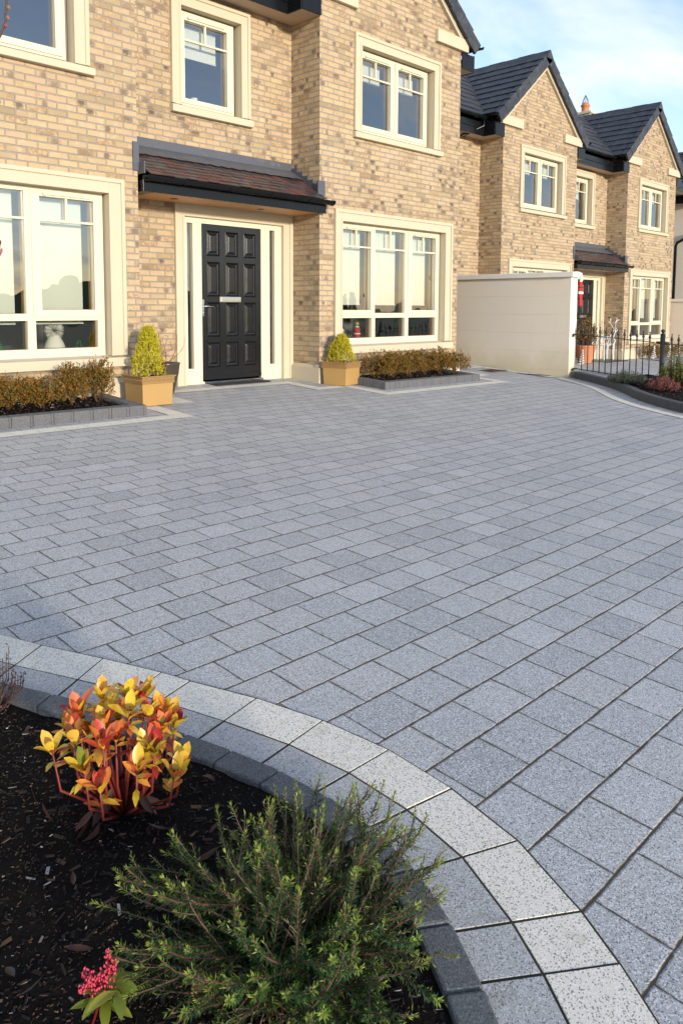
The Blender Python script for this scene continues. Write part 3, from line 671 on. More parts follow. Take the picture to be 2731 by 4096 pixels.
    for hh in holes:
        ins=lambda r,k:(r[0]+k,r[1]-k,r[2]+k,r[3]-k)
        lo=(hh[0]-.012,hh[1]+.012,hh[2]-.012,hh[3]+.012)
        ring(lo,y0-.0005,ins(hh,-.004),y0-.010); ring(ins(hh,-.004),y0-.010,ins(hh,.012),y0+.014); ring(ins(hh,.012),y0+.014,ins(hh,.030),y0+.016); b=ring(ins(hh,.030),y0+.016,ins(hh,.058),y0-.002)
        d.face([(b[0],y0-.002,b[2]),(b[1],y0-.002,b[2]),(b[1],y0-.002,b[3]),(b[0],y0-.002,b[3])])
    d.box(6.11,7.125,y0-.028,y0-.001,.02,.075)
    dm=add(d,'front_door',M['door'],bevel=.0015)
    lx=MB(); lx.box(6.404,6.767,y0-.014,y0-.001,1.096,1.172); lx.box(6.42,6.751,y0-.020,y0-.0145,1.108,1.160); add(lx,'letterbox',M['chrome'],dm,bevel=.003)
    hd=MB(); hd.box(6.105,6.135,y0-.012,y0-.001,.90,1.13); hd.tube([(6.12,y0-.01,1.035),(6.12,y0-.05,1.035),(6.15,y0-.055,1.037),(6.27,y0-.055,1.030)],[.011,.011,.011,.008],8); hd.tube([(6.12,y0-.012,.945),(6.12,y0-.022,.945)],.014,10); add(hd,'handle',M['chrome'],dm,smooth=True)
    th=MB(); th.hexa([(6.10,YD-.03,-.06),(7.135,YD-.03,-.06),(7.135,y0+.05,-.06),(6.10,y0+.05,-.06),(6.10,YD-.03,-.008),(7.135,YD-.03,-.008),(7.135,y0+.05,.01),(6.10,y0+.05,.01)]); add(th,'threshold',M['chrome'],dm)
    df=MB(); sg=[(5.865,5.957,.182,2.156),(7.295,7.390,.182,2.156)]
    df.panel(5.79,7.54,-.12,2.26,[(6.10,7.135,-.12,2.162),*sg],YD+.02,YD+.09); dfo=add(df,'door_frame',M['cream_pvc'],bevel=.003)
    gg=MB()
    for a,b,c,e in sg: gg.face([(a,YD+.06,c),(b,YD+.06,c),(b,YD+.06,e),(a,YD+.06,e)])
    add(gg,'sidelight_pane',M['glass'],dfo)
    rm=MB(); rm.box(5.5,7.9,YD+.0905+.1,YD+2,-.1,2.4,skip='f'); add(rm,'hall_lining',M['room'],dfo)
    ds=MB(); z1=2.395; yy=YD-.03
    ds.box(5.655,5.80,yy,YD+.12,-.14,z1); ds.box(7.52,7.706,yy,YD+.12,-.14,z1); ds.box(5.80,7.52,yy,YD+.12,2.235,z1)
    for a,b in ((5.655,5.70),(7.645,7.706)): ds.box(a,b,yy-.014,yy-.0003,-.14,z1)
    ds.box(5.77,5.80,yy-.008,yy-.0003,-.14,2.265); ds.box(7.52,7.55,yy-.008,yy-.0003,-.14,2.265); ds.box(5.80,7.52,yy-.008,yy-.0003,2.235,2.265); ds.box(5.70,7.645,yy-.014,yy-.0003,2.35,z1)
    add(ds,'door_surround',M['cream_stone'],bevel=.004)
    # ---- canopy
    cy0=8.15; cz=2.392
    tl=MB(); te,tw=(8.06,2.565),(YD,3.03); sl=math.hypot(tw[0]-te[0],tw[1]-te[1]); ux,uz=(tw[0]-te[0])/sl,(tw[1]-te[1])/sl
    g=.105; k=int(sl/g)+1; xa,xb=4.85,7.70
    for i in range(k):
        n=int((xb-xa)/.165)+2
        for j in range(n):
            xs_=xa+(j-(.5 if i%2 else 0))*.165; a=max(xa,xs_+.0015); b=min(xb,xs_+.1635)
            if b-a<.01: continue
            s0=i*g-.004*random.random(); s1=min(i*g+g+.05,sl); l0=.022+random.uniform(-.003,.005); l1=.008
            A=(te[0]+ux*s0-uz*l0,te[1]+uz*s0+ux*l0); Bq=(te[0]+ux*s1-uz*l1,te[1]+uz*s1+ux*l1); A2=(A[0]+uz*.012,A[1]-ux*.012); B2=(Bq[0]+uz*.012,Bq[1]-ux*.012)
            c0=((j+.5)*.165+(.0825 if i%2==0 else 0)*0,(i+.5)*.105)
            pts=[(a,A2[0],A2[1]),(b,A2[0],A2[1]),(b,B2[0],B2[1]),(a,B2[0],B2[1]),(a,A[0],A[1]),(b,A[0],A[1]),(b,Bq[0],Bq[1]),(a,Bq[0],Bq[1])]
            for q in [(4,5,6,7),(0,1,5,4),(1,2,6,5),(3,0,4,7)]:
                jj=random.Random(i*97+j*13).randint(0,400)
                tl.face([pts[r] for r in q],[((jj+.3+.5*(i%2))*.165,(i+.4)*.105),((jj+.7+.5*(i%2))*.165,(i+.4)*.105),((jj+.7+.5*(i%2))*.165,(i+.6)*.105),((jj+.3+.5*(i%2))*.165,(i+.6)*.105)])
    cn=add(tl,'canopy_roof',M['canopy_tile'])
    bd=MB(); bd.box(4.79,7.70,te[0]+.03,te[0]+.06,cz+.13,te[1]-.005); bd.face([(xa,te[0]+.02,te[1]-.012),(xb,te[0]+.02,te[1]-.012),(xb,YD,tw[1]-.012),(xa,YD,tw[1]-.012)]); add(bd,'batten',M['black'],cn)
    so_=MB(); so_.box(4.957,7.705,cy0+.003,YD-.002,cz,cz+.02)
    so2=add(so_,'canopy_soffit',M['wood'],cn)
    sp=MB()
    for x in (5.45,6.85): sp.lathe((x,8.5,cz-.006),[(0,0),(.03,0),(.045,.0),(.05,.006)],20)
    add(sp,'spotlight',M['iron'],cn)
    fa=MB(); fa.box(4.80,7.76,cy0-.02,cy0+.0025,cz-.012,cz+.155); fa.box(4.80,4.956,cy0+.003,YD-.002,cz-.012,cz+.12); add(fa,'canopy_fascia',M['black'],cn,bevel=.003)
    gu=MB(); gutter(gu,(4.80,cy0-.083,cz+.165),(7.83,cy0-.083,cz+.165),(0,1,0),.062)
    for x in (4.81,5.3,5.98,6.66,7.34,7.80): gutter(gu,(x,cy0-.083,cz+.167),(x+.03,cy0-.083,cz+.167),(0,1,0),.069)
    add(gu,'canopy_gutter',M['black'],cn,smooth=False)
    # lead
    le=MB(); n=90; zt=3.165; 
    def wav(x): 
        ph=(x*7.1)%1.0; return .015*abs(math.sin(math.pi*(x*5.3)))+.012*noise.noise(Vector((x*9,0,0)))
    prev=None
    for i in range(n+1):
        x=xa-.05+(7.712-xa+.05)*i/n; s_=.30+wav(x)*1.6; yb_=YD-ux*s_; zb_=tw[1]-uz*s_
        wob=.010*noise.noise(Vector((x*6,2,0)))
        row=[(x,YD-.008,zt),(x,YD-.012,3.055),(x,YD-.075+wob,3.018+.006),(x,yb_+.0-uz*.030,zb_+.030+ux*.0+abs(wob))]
        if prev:
            for a in range(3): le.face([prev[a],prev[a+1],row[a+1],row[a]])
        prev=row
    # stepped flashing on the right return
    for i in range(5):
        ya=8.23+i*.115; zf=te[1]+(ya-te[0])*uz/ux; le.box(7.694,7.709,ya,ya+.118,zf-.02,zf+.15)
    ya=8.18; le.box(7.66,7.80,8.196,8.2185,2.60,2.855); 
    # left upstand and strip on the bay face
    for i in range(5):
        ya=8.23+i*.115; zf=te[1]+(ya-te[0])*uz/ux; le.box(4.781,4.796,ya,ya+.118,zf-.02,zf+.19)
    le.box(4.715,4.79,8.20,8.219,2.62,2.95); le.box(4.785,4.80,8.08,8.22,2.58,2.72)
    add(le,'lead_flashing',M['lead'],cn)
    # ---- gable trim
    for s in (0,SH):
        kn=MB(); kn.box(XR+s-.13,XR+s+.72,YF-.07,YF-.001,5.43,5.63); kn.box(XE+s-.72,XE+s+.13,YF-.07,YF-.001,5.43,5.63); add(kn,'kneeler',M['cream_stone'],bevel=.006)
        cp=MB(); c=xc+s
        def rake(Ai,Ao,ya_,yb_,xe,mb,xin=0):
            for sg in (-1,1):
                q=[(c+sg*xe,ya_,Ai-PT*xe),(c,ya_,Ai),(c,ya_,Ao),(c+sg*xe,ya_,Ao-PT*xe)]
                if sg>0: q=q[::-1]
                mb.prism(q[::-1],(0,yb_-ya_,0))
        z_cut=5.632
        for Ai,Ao,ya_,yb_ in ((6.955,7.137,YF-.05,YF-.001),(6.955,7.0,YF-.066,YF-.0505),(7.03,7.05,YF-.058,YF-.0505)):
            xe=min(1.80,(Ao-z_cut)/PT)
            for sg in (-1,1):
                xi=max(0,min(xe,(Ai-z_cut)/PT))
                q=[(c,ya_,Ai),(c,ya_,Ao),(c+sg*xe,ya_,Ao-PT*xe),(c+sg*xi,ya_,max(z_cut,Ai-PT*xi))]
                cp.prism(q,(0,yb_-ya_,0))
        add(cp,'coping',M['cream_stone'],bevel=.003)
        rf=MB(); xe=2.02; run=math.hypot(xe,PT*xe); uu=Vector((1,0,PT)).normalized(); nn=Vector((-PT,0,1)).normalized(); ze=7.315-PT*xe
        slope(rf,(c-xe,YF-.09,ze),(0,1,0),uu,nn,yr-YF+.1,run); uu2=Vector((-1,0,PT)).normalized(); nn2=Vector((PT,0,1)).normalized()
        slope(rf,(c+xe,YF-.09,ze),(0,1,0),uu2,nn2,yr-YF+.1,run)
        rf.face([(c-xe,YF-.05,ze-.02),(c,YF-.05,7.295),(c,yr,7.295),(c-xe,yr,ze-.02)]); rf.face([(c+xe,YF-.05,ze-.02),(c+xe,yr,ze-.02),(c,yr,7.295),(c,YF-.05,7.295)])
        r_=add(rf,'gable_roof',M['slate'])
        vg=MB(); nseg=9; Ls=run/nseg
        for sg in (-1,1):
            U=Vector((-sg,0,PT)).normalized(); Nn=Vector((sg*PT,0,1)).normalized()
            for i in range(nseg):
                p0=Vector((c+sg*xe,0,ze))+U*(i*Ls-.02 if i else -.03); p1=Vector((c+sg*xe,0,ze))+U*((i+1)*Ls)
                q=[p0-Nn*.185,p1-Nn*.200,p1+Nn*.030,p0+Nn*.055]
                q=[(v.x,YF-.125-.008*(i%2),v.z) for v in q]
                vg.prism(q,(0,.05,0)); 
                q=[p0+Nn*.034,p1+Nn*.012,p1+Nn*.030,p0+Nn*.055]; q=[(v.x,YF-.124-.008*(i%2),v.z) for v in q]; vg.prism([(a,b+.05,c2) for a,b,c2 in q],(0,.10,0))
        add(vg,'verge_tile',M['slate'],r_,bevel=.004)
        rd=MB()
        k=6; seg=(yr+.1-(YF-.15))/k
        for i in range(k):
            ya_=YF-.15+i*seg; h0=.02 if i%2 else .0
            rd.prism([(c-.15,ya_,7.315-.11),(c,ya_,7.40+h0*.4),(c+.15,ya_,7.315-.11),(c+.13,ya_,7.315-.125),(c-.13,ya_,7.315-.125)],(0,seg+.03,0))
        add(rd,'ridge_tile',M['slate'],r_,bevel=.004)
        # eaves boxes at both sides of the bay
        fs=MB(); sf=MB(); gt=MB()
        for sg,xw in ((-1,XR+s),(1,XE+s)):
            xo=xw+sg*.36; a,b=min(xw,xo),max(xw,xo); ybk=8.5 if not (sg>0 and s==0) else 8.5
            if sg>0 and s==0 and not right_ext: ybk=yr
            if sg<0 and s==SH and not left_strip: ybk=yr
            sf.box(a+.001,b-.001,YF-.012,ybk+.3,5.160,5.172)
            fs.box(xo-.012,xo+.012,YF-.02,ybk,5.150,5.44); fs.box(a+.013 if sg<0 else a,b-.013 if sg>0 else b,YF-.034,YF-.0125,5.150,5.42)
            gutter(gt,(xo+sg*.07,YF-.12,5.60),(xo+sg*.07,ybk+.05,5.60),(1,0,0),.062)
            for yq in (YF-.13,YF+.2): gutter(gt,(xo+sg*.07,yq,5.603),(xo+sg*.07,yq+.03,5.603),(1,0,0),.069)
        add(sf,'soffit',M['soffit']); add(fs,'bargeboard',M['black'],bevel=.003); add(gt,'gutter',M['black'])
    # ---- main roof and eaves over recess / strips
    mr=MB(); um=Vector((0,1,PT)).normalized(); nm=Vector((0,-PT,1)).normalized(); ye=8.42; ze=7.315-PT*(yr-ye)
    slope(mr,(x0-.1,ye,ze),(1,0,0),um,nm,x1-x0+.2,(Vector((0,yr-ye,7.315-ze))).length)
    slope(mr,(x0-.1,yb+.3,7.315-PT*(yb+.3-yr)*.8),(1,0,0),Vector((0,-1,PT*.8)).normalized(),Vector((0,PT*.8,1)).normalized(),x1-x0+.2,math.hypot(yb+.3-yr,PT*.8*(yb+.3-yr)))
    mr.prism([(x0-.1,yr-.15,7.23),(x0-.1,yr,7.36),(x0-.1,yr+.15,7.23)],(x1-x0+.2,0,0)); mr.face([(x0,ye+.1,ze-.0),(x1,ye+.1,ze),(x1,yr,7.28),(x0,yr,7.28)])
    add(mr,'main_roof',M['slate'])
    fs=MB(); sf=MB(); gt=MB(); spans=[(XL+.36,XR-.36)]
    if left_strip: spans.append((x0-.2,XR+SH-.36))
    if right_ext: spans.append((XE+.36,x1+.2))
    for a,b in spans:
        fs.box(a,b,8.488,8.510,5.150,5.44); sf.box(a-.37,b+.37,8.511,YD-.001,5.1605,5.1725); gutter(gt,(a-.02,8.42,5.555),(b+.02,8.42,5.555),(0,1,0),.062)
        fs.box(a-.03,b+.03,8.470,8.487,5.30,5.325)
        n=max(2,int((b-a)/.9))
        for i in range(n+1): x=a+(b-a)*i/n; gutter(gt,(x-.015,8.42,5.557),(x+.015,8.42,5.557),(0,1,0),.070)
    add(fs,'fascia',M['black'],bevel=.003); add(sf,'recess_soffit',M['soffit']); add(gt,'recess_gutter',M['black'])
    return P,add
H1,add1=build_house((0,0,0,'R'),'nearest buff brick house with black front door under a tiled canopy',0,0,'brick houses in a row')
O2=(13.38,1.61,-.32,'R')
H2,add2=build_house(O2,'second buff brick house with twin gables, beyond the cream garden wall',1.6,1.3,'brick houses in a row')
# H2 extras: chimney, downpipes (house-local = world minus offset)
ch=MB(); X0,X1,Y0,Y1=24.05-13.38,25.05-13.38,12.6-1.61,13.3-1.61
ch.box(X0+.06,X1-.06,Y0+.06,Y1-.06,6.6,7.72); cho=add2(ch,'chimney',M['brick'])
cc=MB(); cc.box(X0,X1,Y0,Y1,7.7205,7.80); cc.box(X0-.05,X1+.05,Y0-.05,Y1+.05,7.8005,7.86); cc.hexa([(X0-.05,Y0-.05,7.8605),(X1+.05,Y0-.05,7.8605),(X1+.05,Y1+.05,7.8605),(X0-.05,Y1+.05,7.8605),(X0+.1,Y0+.1,7.92),(X1-.1,Y0+.1,7.92),(X1-.1,Y1-.1,7.92),(X0+.1,Y1-.1,7.92)])
add2(cc,'chimney_cap',M['cream_stone'],cho)
cp=MB(); pc=(X0+.24,Y0+.30,7.88); cp.lathe(pc,[(.13,0),(.14,.02),(.125,.05),(.13,.21),(.155,.225),(.155,.265),(.12,.275),(.12,.33),(.10,.33),(.09,.05)],20)
add2(cp,'chimney_pot',M['terra'],cho,smooth=True)
cg=MB()
for i in range(10):
    a=2*math.pi*i/10; cg.tube([(pc[0]+.095*math.cos(a),pc[1]+.095*math.sin(a),pc[2]+.30),(pc[0]+.10*math.cos(a+.5),pc[1]+.10*math.sin(a+.5),pc[2]+.40),(pc[0]+.03*math.cos(a+.5),pc[1]+.03*math.sin(a+.5),pc[2]+.54),(pc[0],pc[1],pc[2]+.60)],.006,5)
add2(cg,'pot_guard',M['iron'],cho)
def pipe(add,pts,name='downpipe'):
    m=MB(); m.tube(pts,.034,10); 
    add(m,name,M['black'],smooth=True)
pipe(add2,[(1.0,8.42,5.50),(.98,8.44,5.35),(.32,8.76,5.0),(.30,8.78,4.8),(.30,8.78,-.4)])
pipe(add1,[(11.475,8.75,5.55),(11.475,8.75,5.35),(11.12,8.80,5.05),(11.10,8.80,4.8),(11.10,8.80,-.1)])
pipe(add2,[(11.475,8.40,5.55),(11.475,8.42,5.35),(11.14,8.74,5.05),(11.12,8.76,4.8),(11.12,8.76,-.4)])
# rendered house at the far right
P3=empty('rendered_house',(32,12.0,-.7),'cream rendered house with dark roof at the right edge, behind the second brick house','house')
def add3(mb,name,mat,par=None,**k):
    mb.v=[(a-32,b-12.0,c+.7) for a,b,c in mb.v]; return mb.build(name,mat,par or P3,**k)
m=MB(); m.box(28.0,31.7,10.4,18,-1.2,5.25,skip='u'); m.box(31.705,40,12.05,18,-1.2,5.25,skip='u'); m.face([(28,10.4,5.25),(31.7,10.4,5.25),(29.85,10.4,6.83)]); add3(m,'wall',M['render'])
m=MB(); L_=math.hypot(2.25,2.25*PT)
slope(m,(27.6,10.25,4.98),(0,1,0),Vector((1,0,PT)).normalized(),Vector((-PT,0,1)).normalized(),8,L_); slope(m,(32.1,10.25,4.98),(0,1,0),Vector((-1,0,PT)).normalized(),Vector((PT,0,1)).normalized(),8,L_)
um=Vector((0,1,PT)).normalized(); nm=Vector((0,-PT,1)).normalized(); slope(m,(31.0,11.7,4.98),(1,0,0),um,nm,9.3,math.hypot(2.25,2.25*PT)); m.prism([(29.70,10.22,6.84),(29.85,10.22,6.95),(30.0,10.22,6.84)],(0,8,0)); add3(m,'roof',M['slate'])
m=MB(); gutter(m,(27.52,10.2,5.0),(27.52,18.2,5.0),(1,0,0),.065); add3(m,'gutter',M['black'])
m=MB(); m.box(27.6,27.63,10.2,18.2,4.72,4.97); add3(m,'fascia',M['black'])
m=MB(); m.box(27.631,27.999,10.2,18.2,4.72,4.74); add3(m,'soffit',M['soffit'])
m=MB(); m.tube([(27.9,10.55,3.70),(27.9,10.62,3.62),(27.92,11.10,3.40),(27.92,11.16,3.28),(27.92,11.18,-1.0)],.05,8); add3(m,'downpipe',M['black'],smooth=True)
m=MB(); m.panel(29.0,30.8,3.0,4.4,[(29.1,30.7,3.1,4.3)],10.36,10.395); add3(m,'window',M['cream_pvc'])
# ------------------------------------------------------------------ garden walls
def garden_wall(x,y0,y1,zt,zb,label,drop=0,grp='cream garden walls'):
    E_=empty('garden_wall',(x+.12,y0,zb+.4),label,'wall',grp)
    m=MB(); n=5; zj=[zt-.09-(i+1)*.335 for i in range(5)]
    lv=[zt-.09]+zj+[zb]
    for a,b in zip(lv,lv[1:]):
        m.box(x,x+.235,y0,y1,b+.003,a-.003)
    m.box(x+.004,x+.231,y0+.004,y1-.004,zb,zt-.09)
    m.v=[(a-E_.location.x,b-E_.location.y,c-E_.location.z) for a,b,c in m.v]; m.build('wall_face',M['render'],E_,bevel=.003)
    c=MB(); L=1.17; yy=y0-.06
    while yy<y1:
        ye=min(yy+L,y1); c.hexa([(x-.055,yy+.002,zt-.088),(x+.29,yy+.002,zt-.088),(x+.29,ye-.002,zt-.088),(x-.055,ye-.002,zt-.088),(x-.055,yy+.002,zt-.012),(x+.29,yy+.002,zt-.012),(x+.29,ye-.002,zt-.012),(x-.055,ye-.002,zt-.012)])
        c.hexa([(x-.055,yy+.002,zt-.0118),(x+.29,yy+.002,zt-.0118),(x+.29,ye-.002,zt-.0118),(x-.055,ye-.002,zt-.0118),(x+.06,yy+.002,zt+.008),(x+.175,yy+.002,zt+.008),(x+.175,ye-.002,zt+.008),(x+.06,ye-.002,zt+.008)]); yy=ye
    c.v=[(a-E_.location.x,b-E_.location.y,c_-E_.location.z) for a,b,c_ in c.v]; c.build('coping',M['cap'],E_,bevel=.004)
    return E_
garden_wall(12.45,6.78,15.5,1.675,-.8,'tall cream rendered garden wall with pale coping right of the nearest house')
garden_wall(25.85,8.45,17,1.36,-1.4,'low far cream garden wall with pale coping beyond the second house, at the right edge')
# ------------------------------------------------------------------ right kerb and bed
def ribbon_kerb(P,width,h,mat,name):
    Q=offset_line(P,-width); m=MB(); s=0
    for i in range(len(P)-1):
        a,b,c,d=P[i],P[i+1],Q[i+1],Q[i]; l=(b-a).length; u0,u1=s,s+l; s+=l
        z=lambda p,dz:(p.x,p.y,gz(p.x,p.y)+dz); ch_=.012
        ai,bi=a+(d-a)*(ch_/width),b+(c-b)*(ch_/width)
        m.face([z(a,-.05),z(b,-.05),z(b,h-ch_),z(a,h-ch_)],[(u0,0),(u1,0),(u1,h),(u0,h)]); m.face([z(a,h-ch_),z(b,h-ch_),z(bi,h),z(ai,h)],[(u0,0),(u1,0),(u1,.02),(u0,.02)])
        m.face([z(ai,h),z(bi,h),z(c,h),z(d,h)],[(u0,0),(u1,0),(u1,.1),(u0,.1)]); m.face([z(d,h),z(c,h),z(c,-.05),z(d,-.05)],[(u0,0),(u1,0),(u1,.1),(u0,.1)])
    z0=P[0];z1=Q[0]; m.face([(z0.x,z0.y,gz(*z0)-.05),(z0.x,z0.y,gz(*z0)+h-.012),(z1.x,z1.y,gz(*z1)+h),(z1.x,z1.y,gz(*z1)-.05)])
    return tag(m.build(name,mat),kind='structure')
ribbon_kerb(KRs,.12,.125,M['kerb_far'],'kerb')
Kbk=offset_line(KRs,-.12); so_=MB(); prev=None
for i,p in enumerate(Kbk):
    row=[]
    for k in range(13):
        t=k/12; x=p.x+(14.2-p.x)*t; y=p.y+(p.y*.0)*t; zb_=gz(min(p.x,12.6),p.y)+.10-.0*t
        if t>.8 : zb_-= (t-.8)*1.0
        row.append((x,y,zb_+.015*noise.noise(Vector((x*5,y*5,0)))))
    if prev:
        for k in range(12): so_.face([prev[k],row[k],row[k+1],prev[k+1]])
    prev=row
tag(so_.build('bed_soil',M['soil'],smooth=True),kind='structure')
def rbz(x,y): return gz(min(kr_x(y)+.12,12.6),y)+.10
# footpath strip and gravel between kerb and railing next to the wall end
fp=MB(); fp.face([(12.60,6.75,-.115),(12.35,6.15,-.13),(14.6,6.15,-.16),(14.6,6.75,-.14)]); 
fp2=[(12.50,6.72),(12.36,6.38),(12.0,5.80),(13.1,5.80),(14.5,5.8),(14.5,6.72)]
f2=MB(); f2.face([(x,y,rbz(min(x,12.2),y)+.022) for x,y in fp2][::-1]); struct(f2,'path',M['paver'])
# ------------------------------------------------------------------ railing
def railing():
    E_=empty('metal_railing',(12.63,6.0,-.2),'black iron railing with spearhead finials running from the garden wall end to a ball-topped post','railing')
    loc=E_.location
    def ad(mb,name,par=None,**k):
        mb.v=[(a-loc.x,b-loc.y,c-loc.z) for a,b,c in mb.v]; return mb.build(name,M['iron'],par or E_,**k)
    X=12.62; tz=lambda y:.575+(y-6.72)*.071; bz=lambda y:-.045+(y-6.72)*.085
    m=MB(); m.hexa([(X-.02,5.33,tz(5.33)-.006),(X+.02,5.33,tz(5.33)-.006),(X+.02,6.78,tz(6.78)-.006),(X-.02,6.78,tz(6.78)-.006),(X-.02,5.33,tz(5.33)+.006),(X+.02,5.33,tz(5.33)+.006),(X+.02,6.78,tz(6.78)+.006),(X-.02,6.78,tz(6.78)+.006)]); m.tube([(X-.07,6.76,tz(6.72)),(X-.07,6.76,tz(6.72)-.05)],.018,8); m.tube([(X-.07,6.76,tz(6.72)),(X,6.70,tz(6.72))],.012,6); ad(m,'top_rail')
    m=MB(); m.hexa([(X-.02,5.33,bz(5.33)-.006),(X+.02,5.33,bz(5.33)-.006),(X+.02,6.78,bz(6.78)-.006),(X-.02,6.78,bz(6.78)-.006),(X-.02,5.33,bz(5.33)+.006),(X+.02,5.33,bz(5.33)+.006),(X+.02,6.78,bz(6.78)+.006),(X-.02,6.78,bz(6.78)+.006)]); m.tube([(X-.07,6.76,bz(6.72)),(X-.07,6.76,bz(6.72)-.04)],.018,8); m.tube([(X-.07,6.76,bz(6.72)),(X,6.70,bz(6.72))],.012,6); ad(m,'bottom_rail')
    def bar(y):
        m=MB(); m.tube([(X,y,bz(y)-.015),(X,y,tz(y)+.03)],.0095,6); b=ad(m,'bar',smooth=True)
        m=MB(); m.lathe((X,y,tz(y)+.012),[(.008,0),(.016,.006),(.018,.014),(.010,.022),(.013,.028),(.013,.036),(.009,.042),(.022,.052),(.025,.062),(.019,.085),(.009,.118),(.006,.135),(.010,.142),(.011,.150),(.006,.158),(0,.160)],10); ad(m,'finial',b,smooth=True)
    for k in range(12): bar(6.62-k*.1105)
    # second panel beyond the post
    m=MB(); m.hexa([(X-.02,3.6,tz(3.6)-.006),(X+.02,3.6,tz(3.6)-.006),(X+.02,5.2,tz(5.2)-.006),(X-.02,5.2,tz(5.2)-.006),(X-.02,3.6,tz(3.6)+.006),(X+.02,3.6,tz(3.6)+.006),(X+.02,5.2,tz(5.2)+.006),(X-.02,5.2,tz(5.2)+.006)]); ad(m,'top_rail')
    m=MB(); m.hexa([(X-.02,3.6,bz(3.6)-.006),(X+.02,3.6,bz(3.6)-.006),(X+.02,5.2,bz(5.2)-.006),(X-.02,5.2,bz(5.2)-.006),(X-.02,3.6,bz(3.6)+.006),(X+.02,3.6,bz(3.6)+.006),(X+.02,5.2,bz(5.2)+.006),(X-.02,5.2,bz(5.2)+.006)]); ad(m,'bottom_rail')
    for k in range(9): bar(5.04-k*.11)
    m=MB(); m.tube([(X,5.19,-.75),(X,5.19,.615)],.040,14); m.lathe((X,5.19,.615),[(.040,0),(.036,.008),(.016,.014),(.016,.026),(.028,.034),(.036,.052),(.030,.070),(.014,.082),(0,.085)],14)
    m.tube([(X,5.09,tz(5.19)),(X,5.29,tz(5.19)+.01)],.022,8); ad(m,'post',smooth=True)
railing()
# ------------------------------------------------------------------ planting beds by the house
def bed(x0,x1,y0,y1,h=.11,w=.125):
    m=MB()
    z=lambda x,y,d:gz(x,y)+d
    def run(ax,ay,bx,by,nx,ny):
        n=max(1,int(math.hypot(bx-ax,by-ay)/.2)); 
        for i in range(n):
            t0,t1=i/n,(i+1)/n; p=(ax+(bx-ax)*t0,ay+(by-ay)*t0); q=(ax+(bx-ax)*t1,ay+(by-ay)*t1); g=.0018
            L=math.hypot(q[0]-p[0],q[1]-p[1]); ex,ey=(q[0]-p[0])/L*g,(q[1]-p[1])/L*g
            a=(p[0]+ex,p[1]+ey);b=(q[0]-ex,q[1]-ey);c=(b[0]+nx*w,b[1]+ny*w);d=(a[0]+nx*w,a[1]+ny*w); P_=[a,b,c,d]
            if (b[0]-a[0])*(c[1]-b[1])-(b[1]-a[1])*(c[0]-b[0])<0: P_=[a,d,c,b]
            m.hexa([(x,y,z(x,y,-.04)) for x,y in P_]+[(x,y,z(x,y,h)) for x,y in P_])
    run(x0,y0,x1,y0,0,1); run(x0,y0+w+.002,x0,y1,1,0); run(x1,y0+w+.002,x1,y1,-1,0)
    tag(m.build('kerb',M['kerb_bed'],bevel=.006),kind='structure')
    s=grid(x0+.1,x1-.1,y0+.1,y1,max(4,int((x1-x0)*14)),16,lambda x,y:gz(x,y)+h-.035+.02*noise.noise(Vector((x*9,y*9,0))))
    tag(s.build('bed_soil',M['soil'],smooth=True),kind='structure')
bed(.6,4.24,7.19,8.17); bed(8.10,10.42,7.26,8.17)
def hbed2():
    m=MB(); z=-.53
    m.box(21.75,24.3,9.0,9.12,z-.2,z+.10); m.box(21.75,21.87,9.122,9.78,z-.2,z+.10); tag(m.build('kerb',M['kerb_bed'],bevel=.006),kind='structure')
    s=MB(); s.face([(21.8,9.05,z+.06),(24.3,9.05,z+.06),(24.3,9.78,z+.09),(21.8,9.78,z+.09)]); tag(s.build('bed_soil',M['soil']),kind='structure')
hbed2()
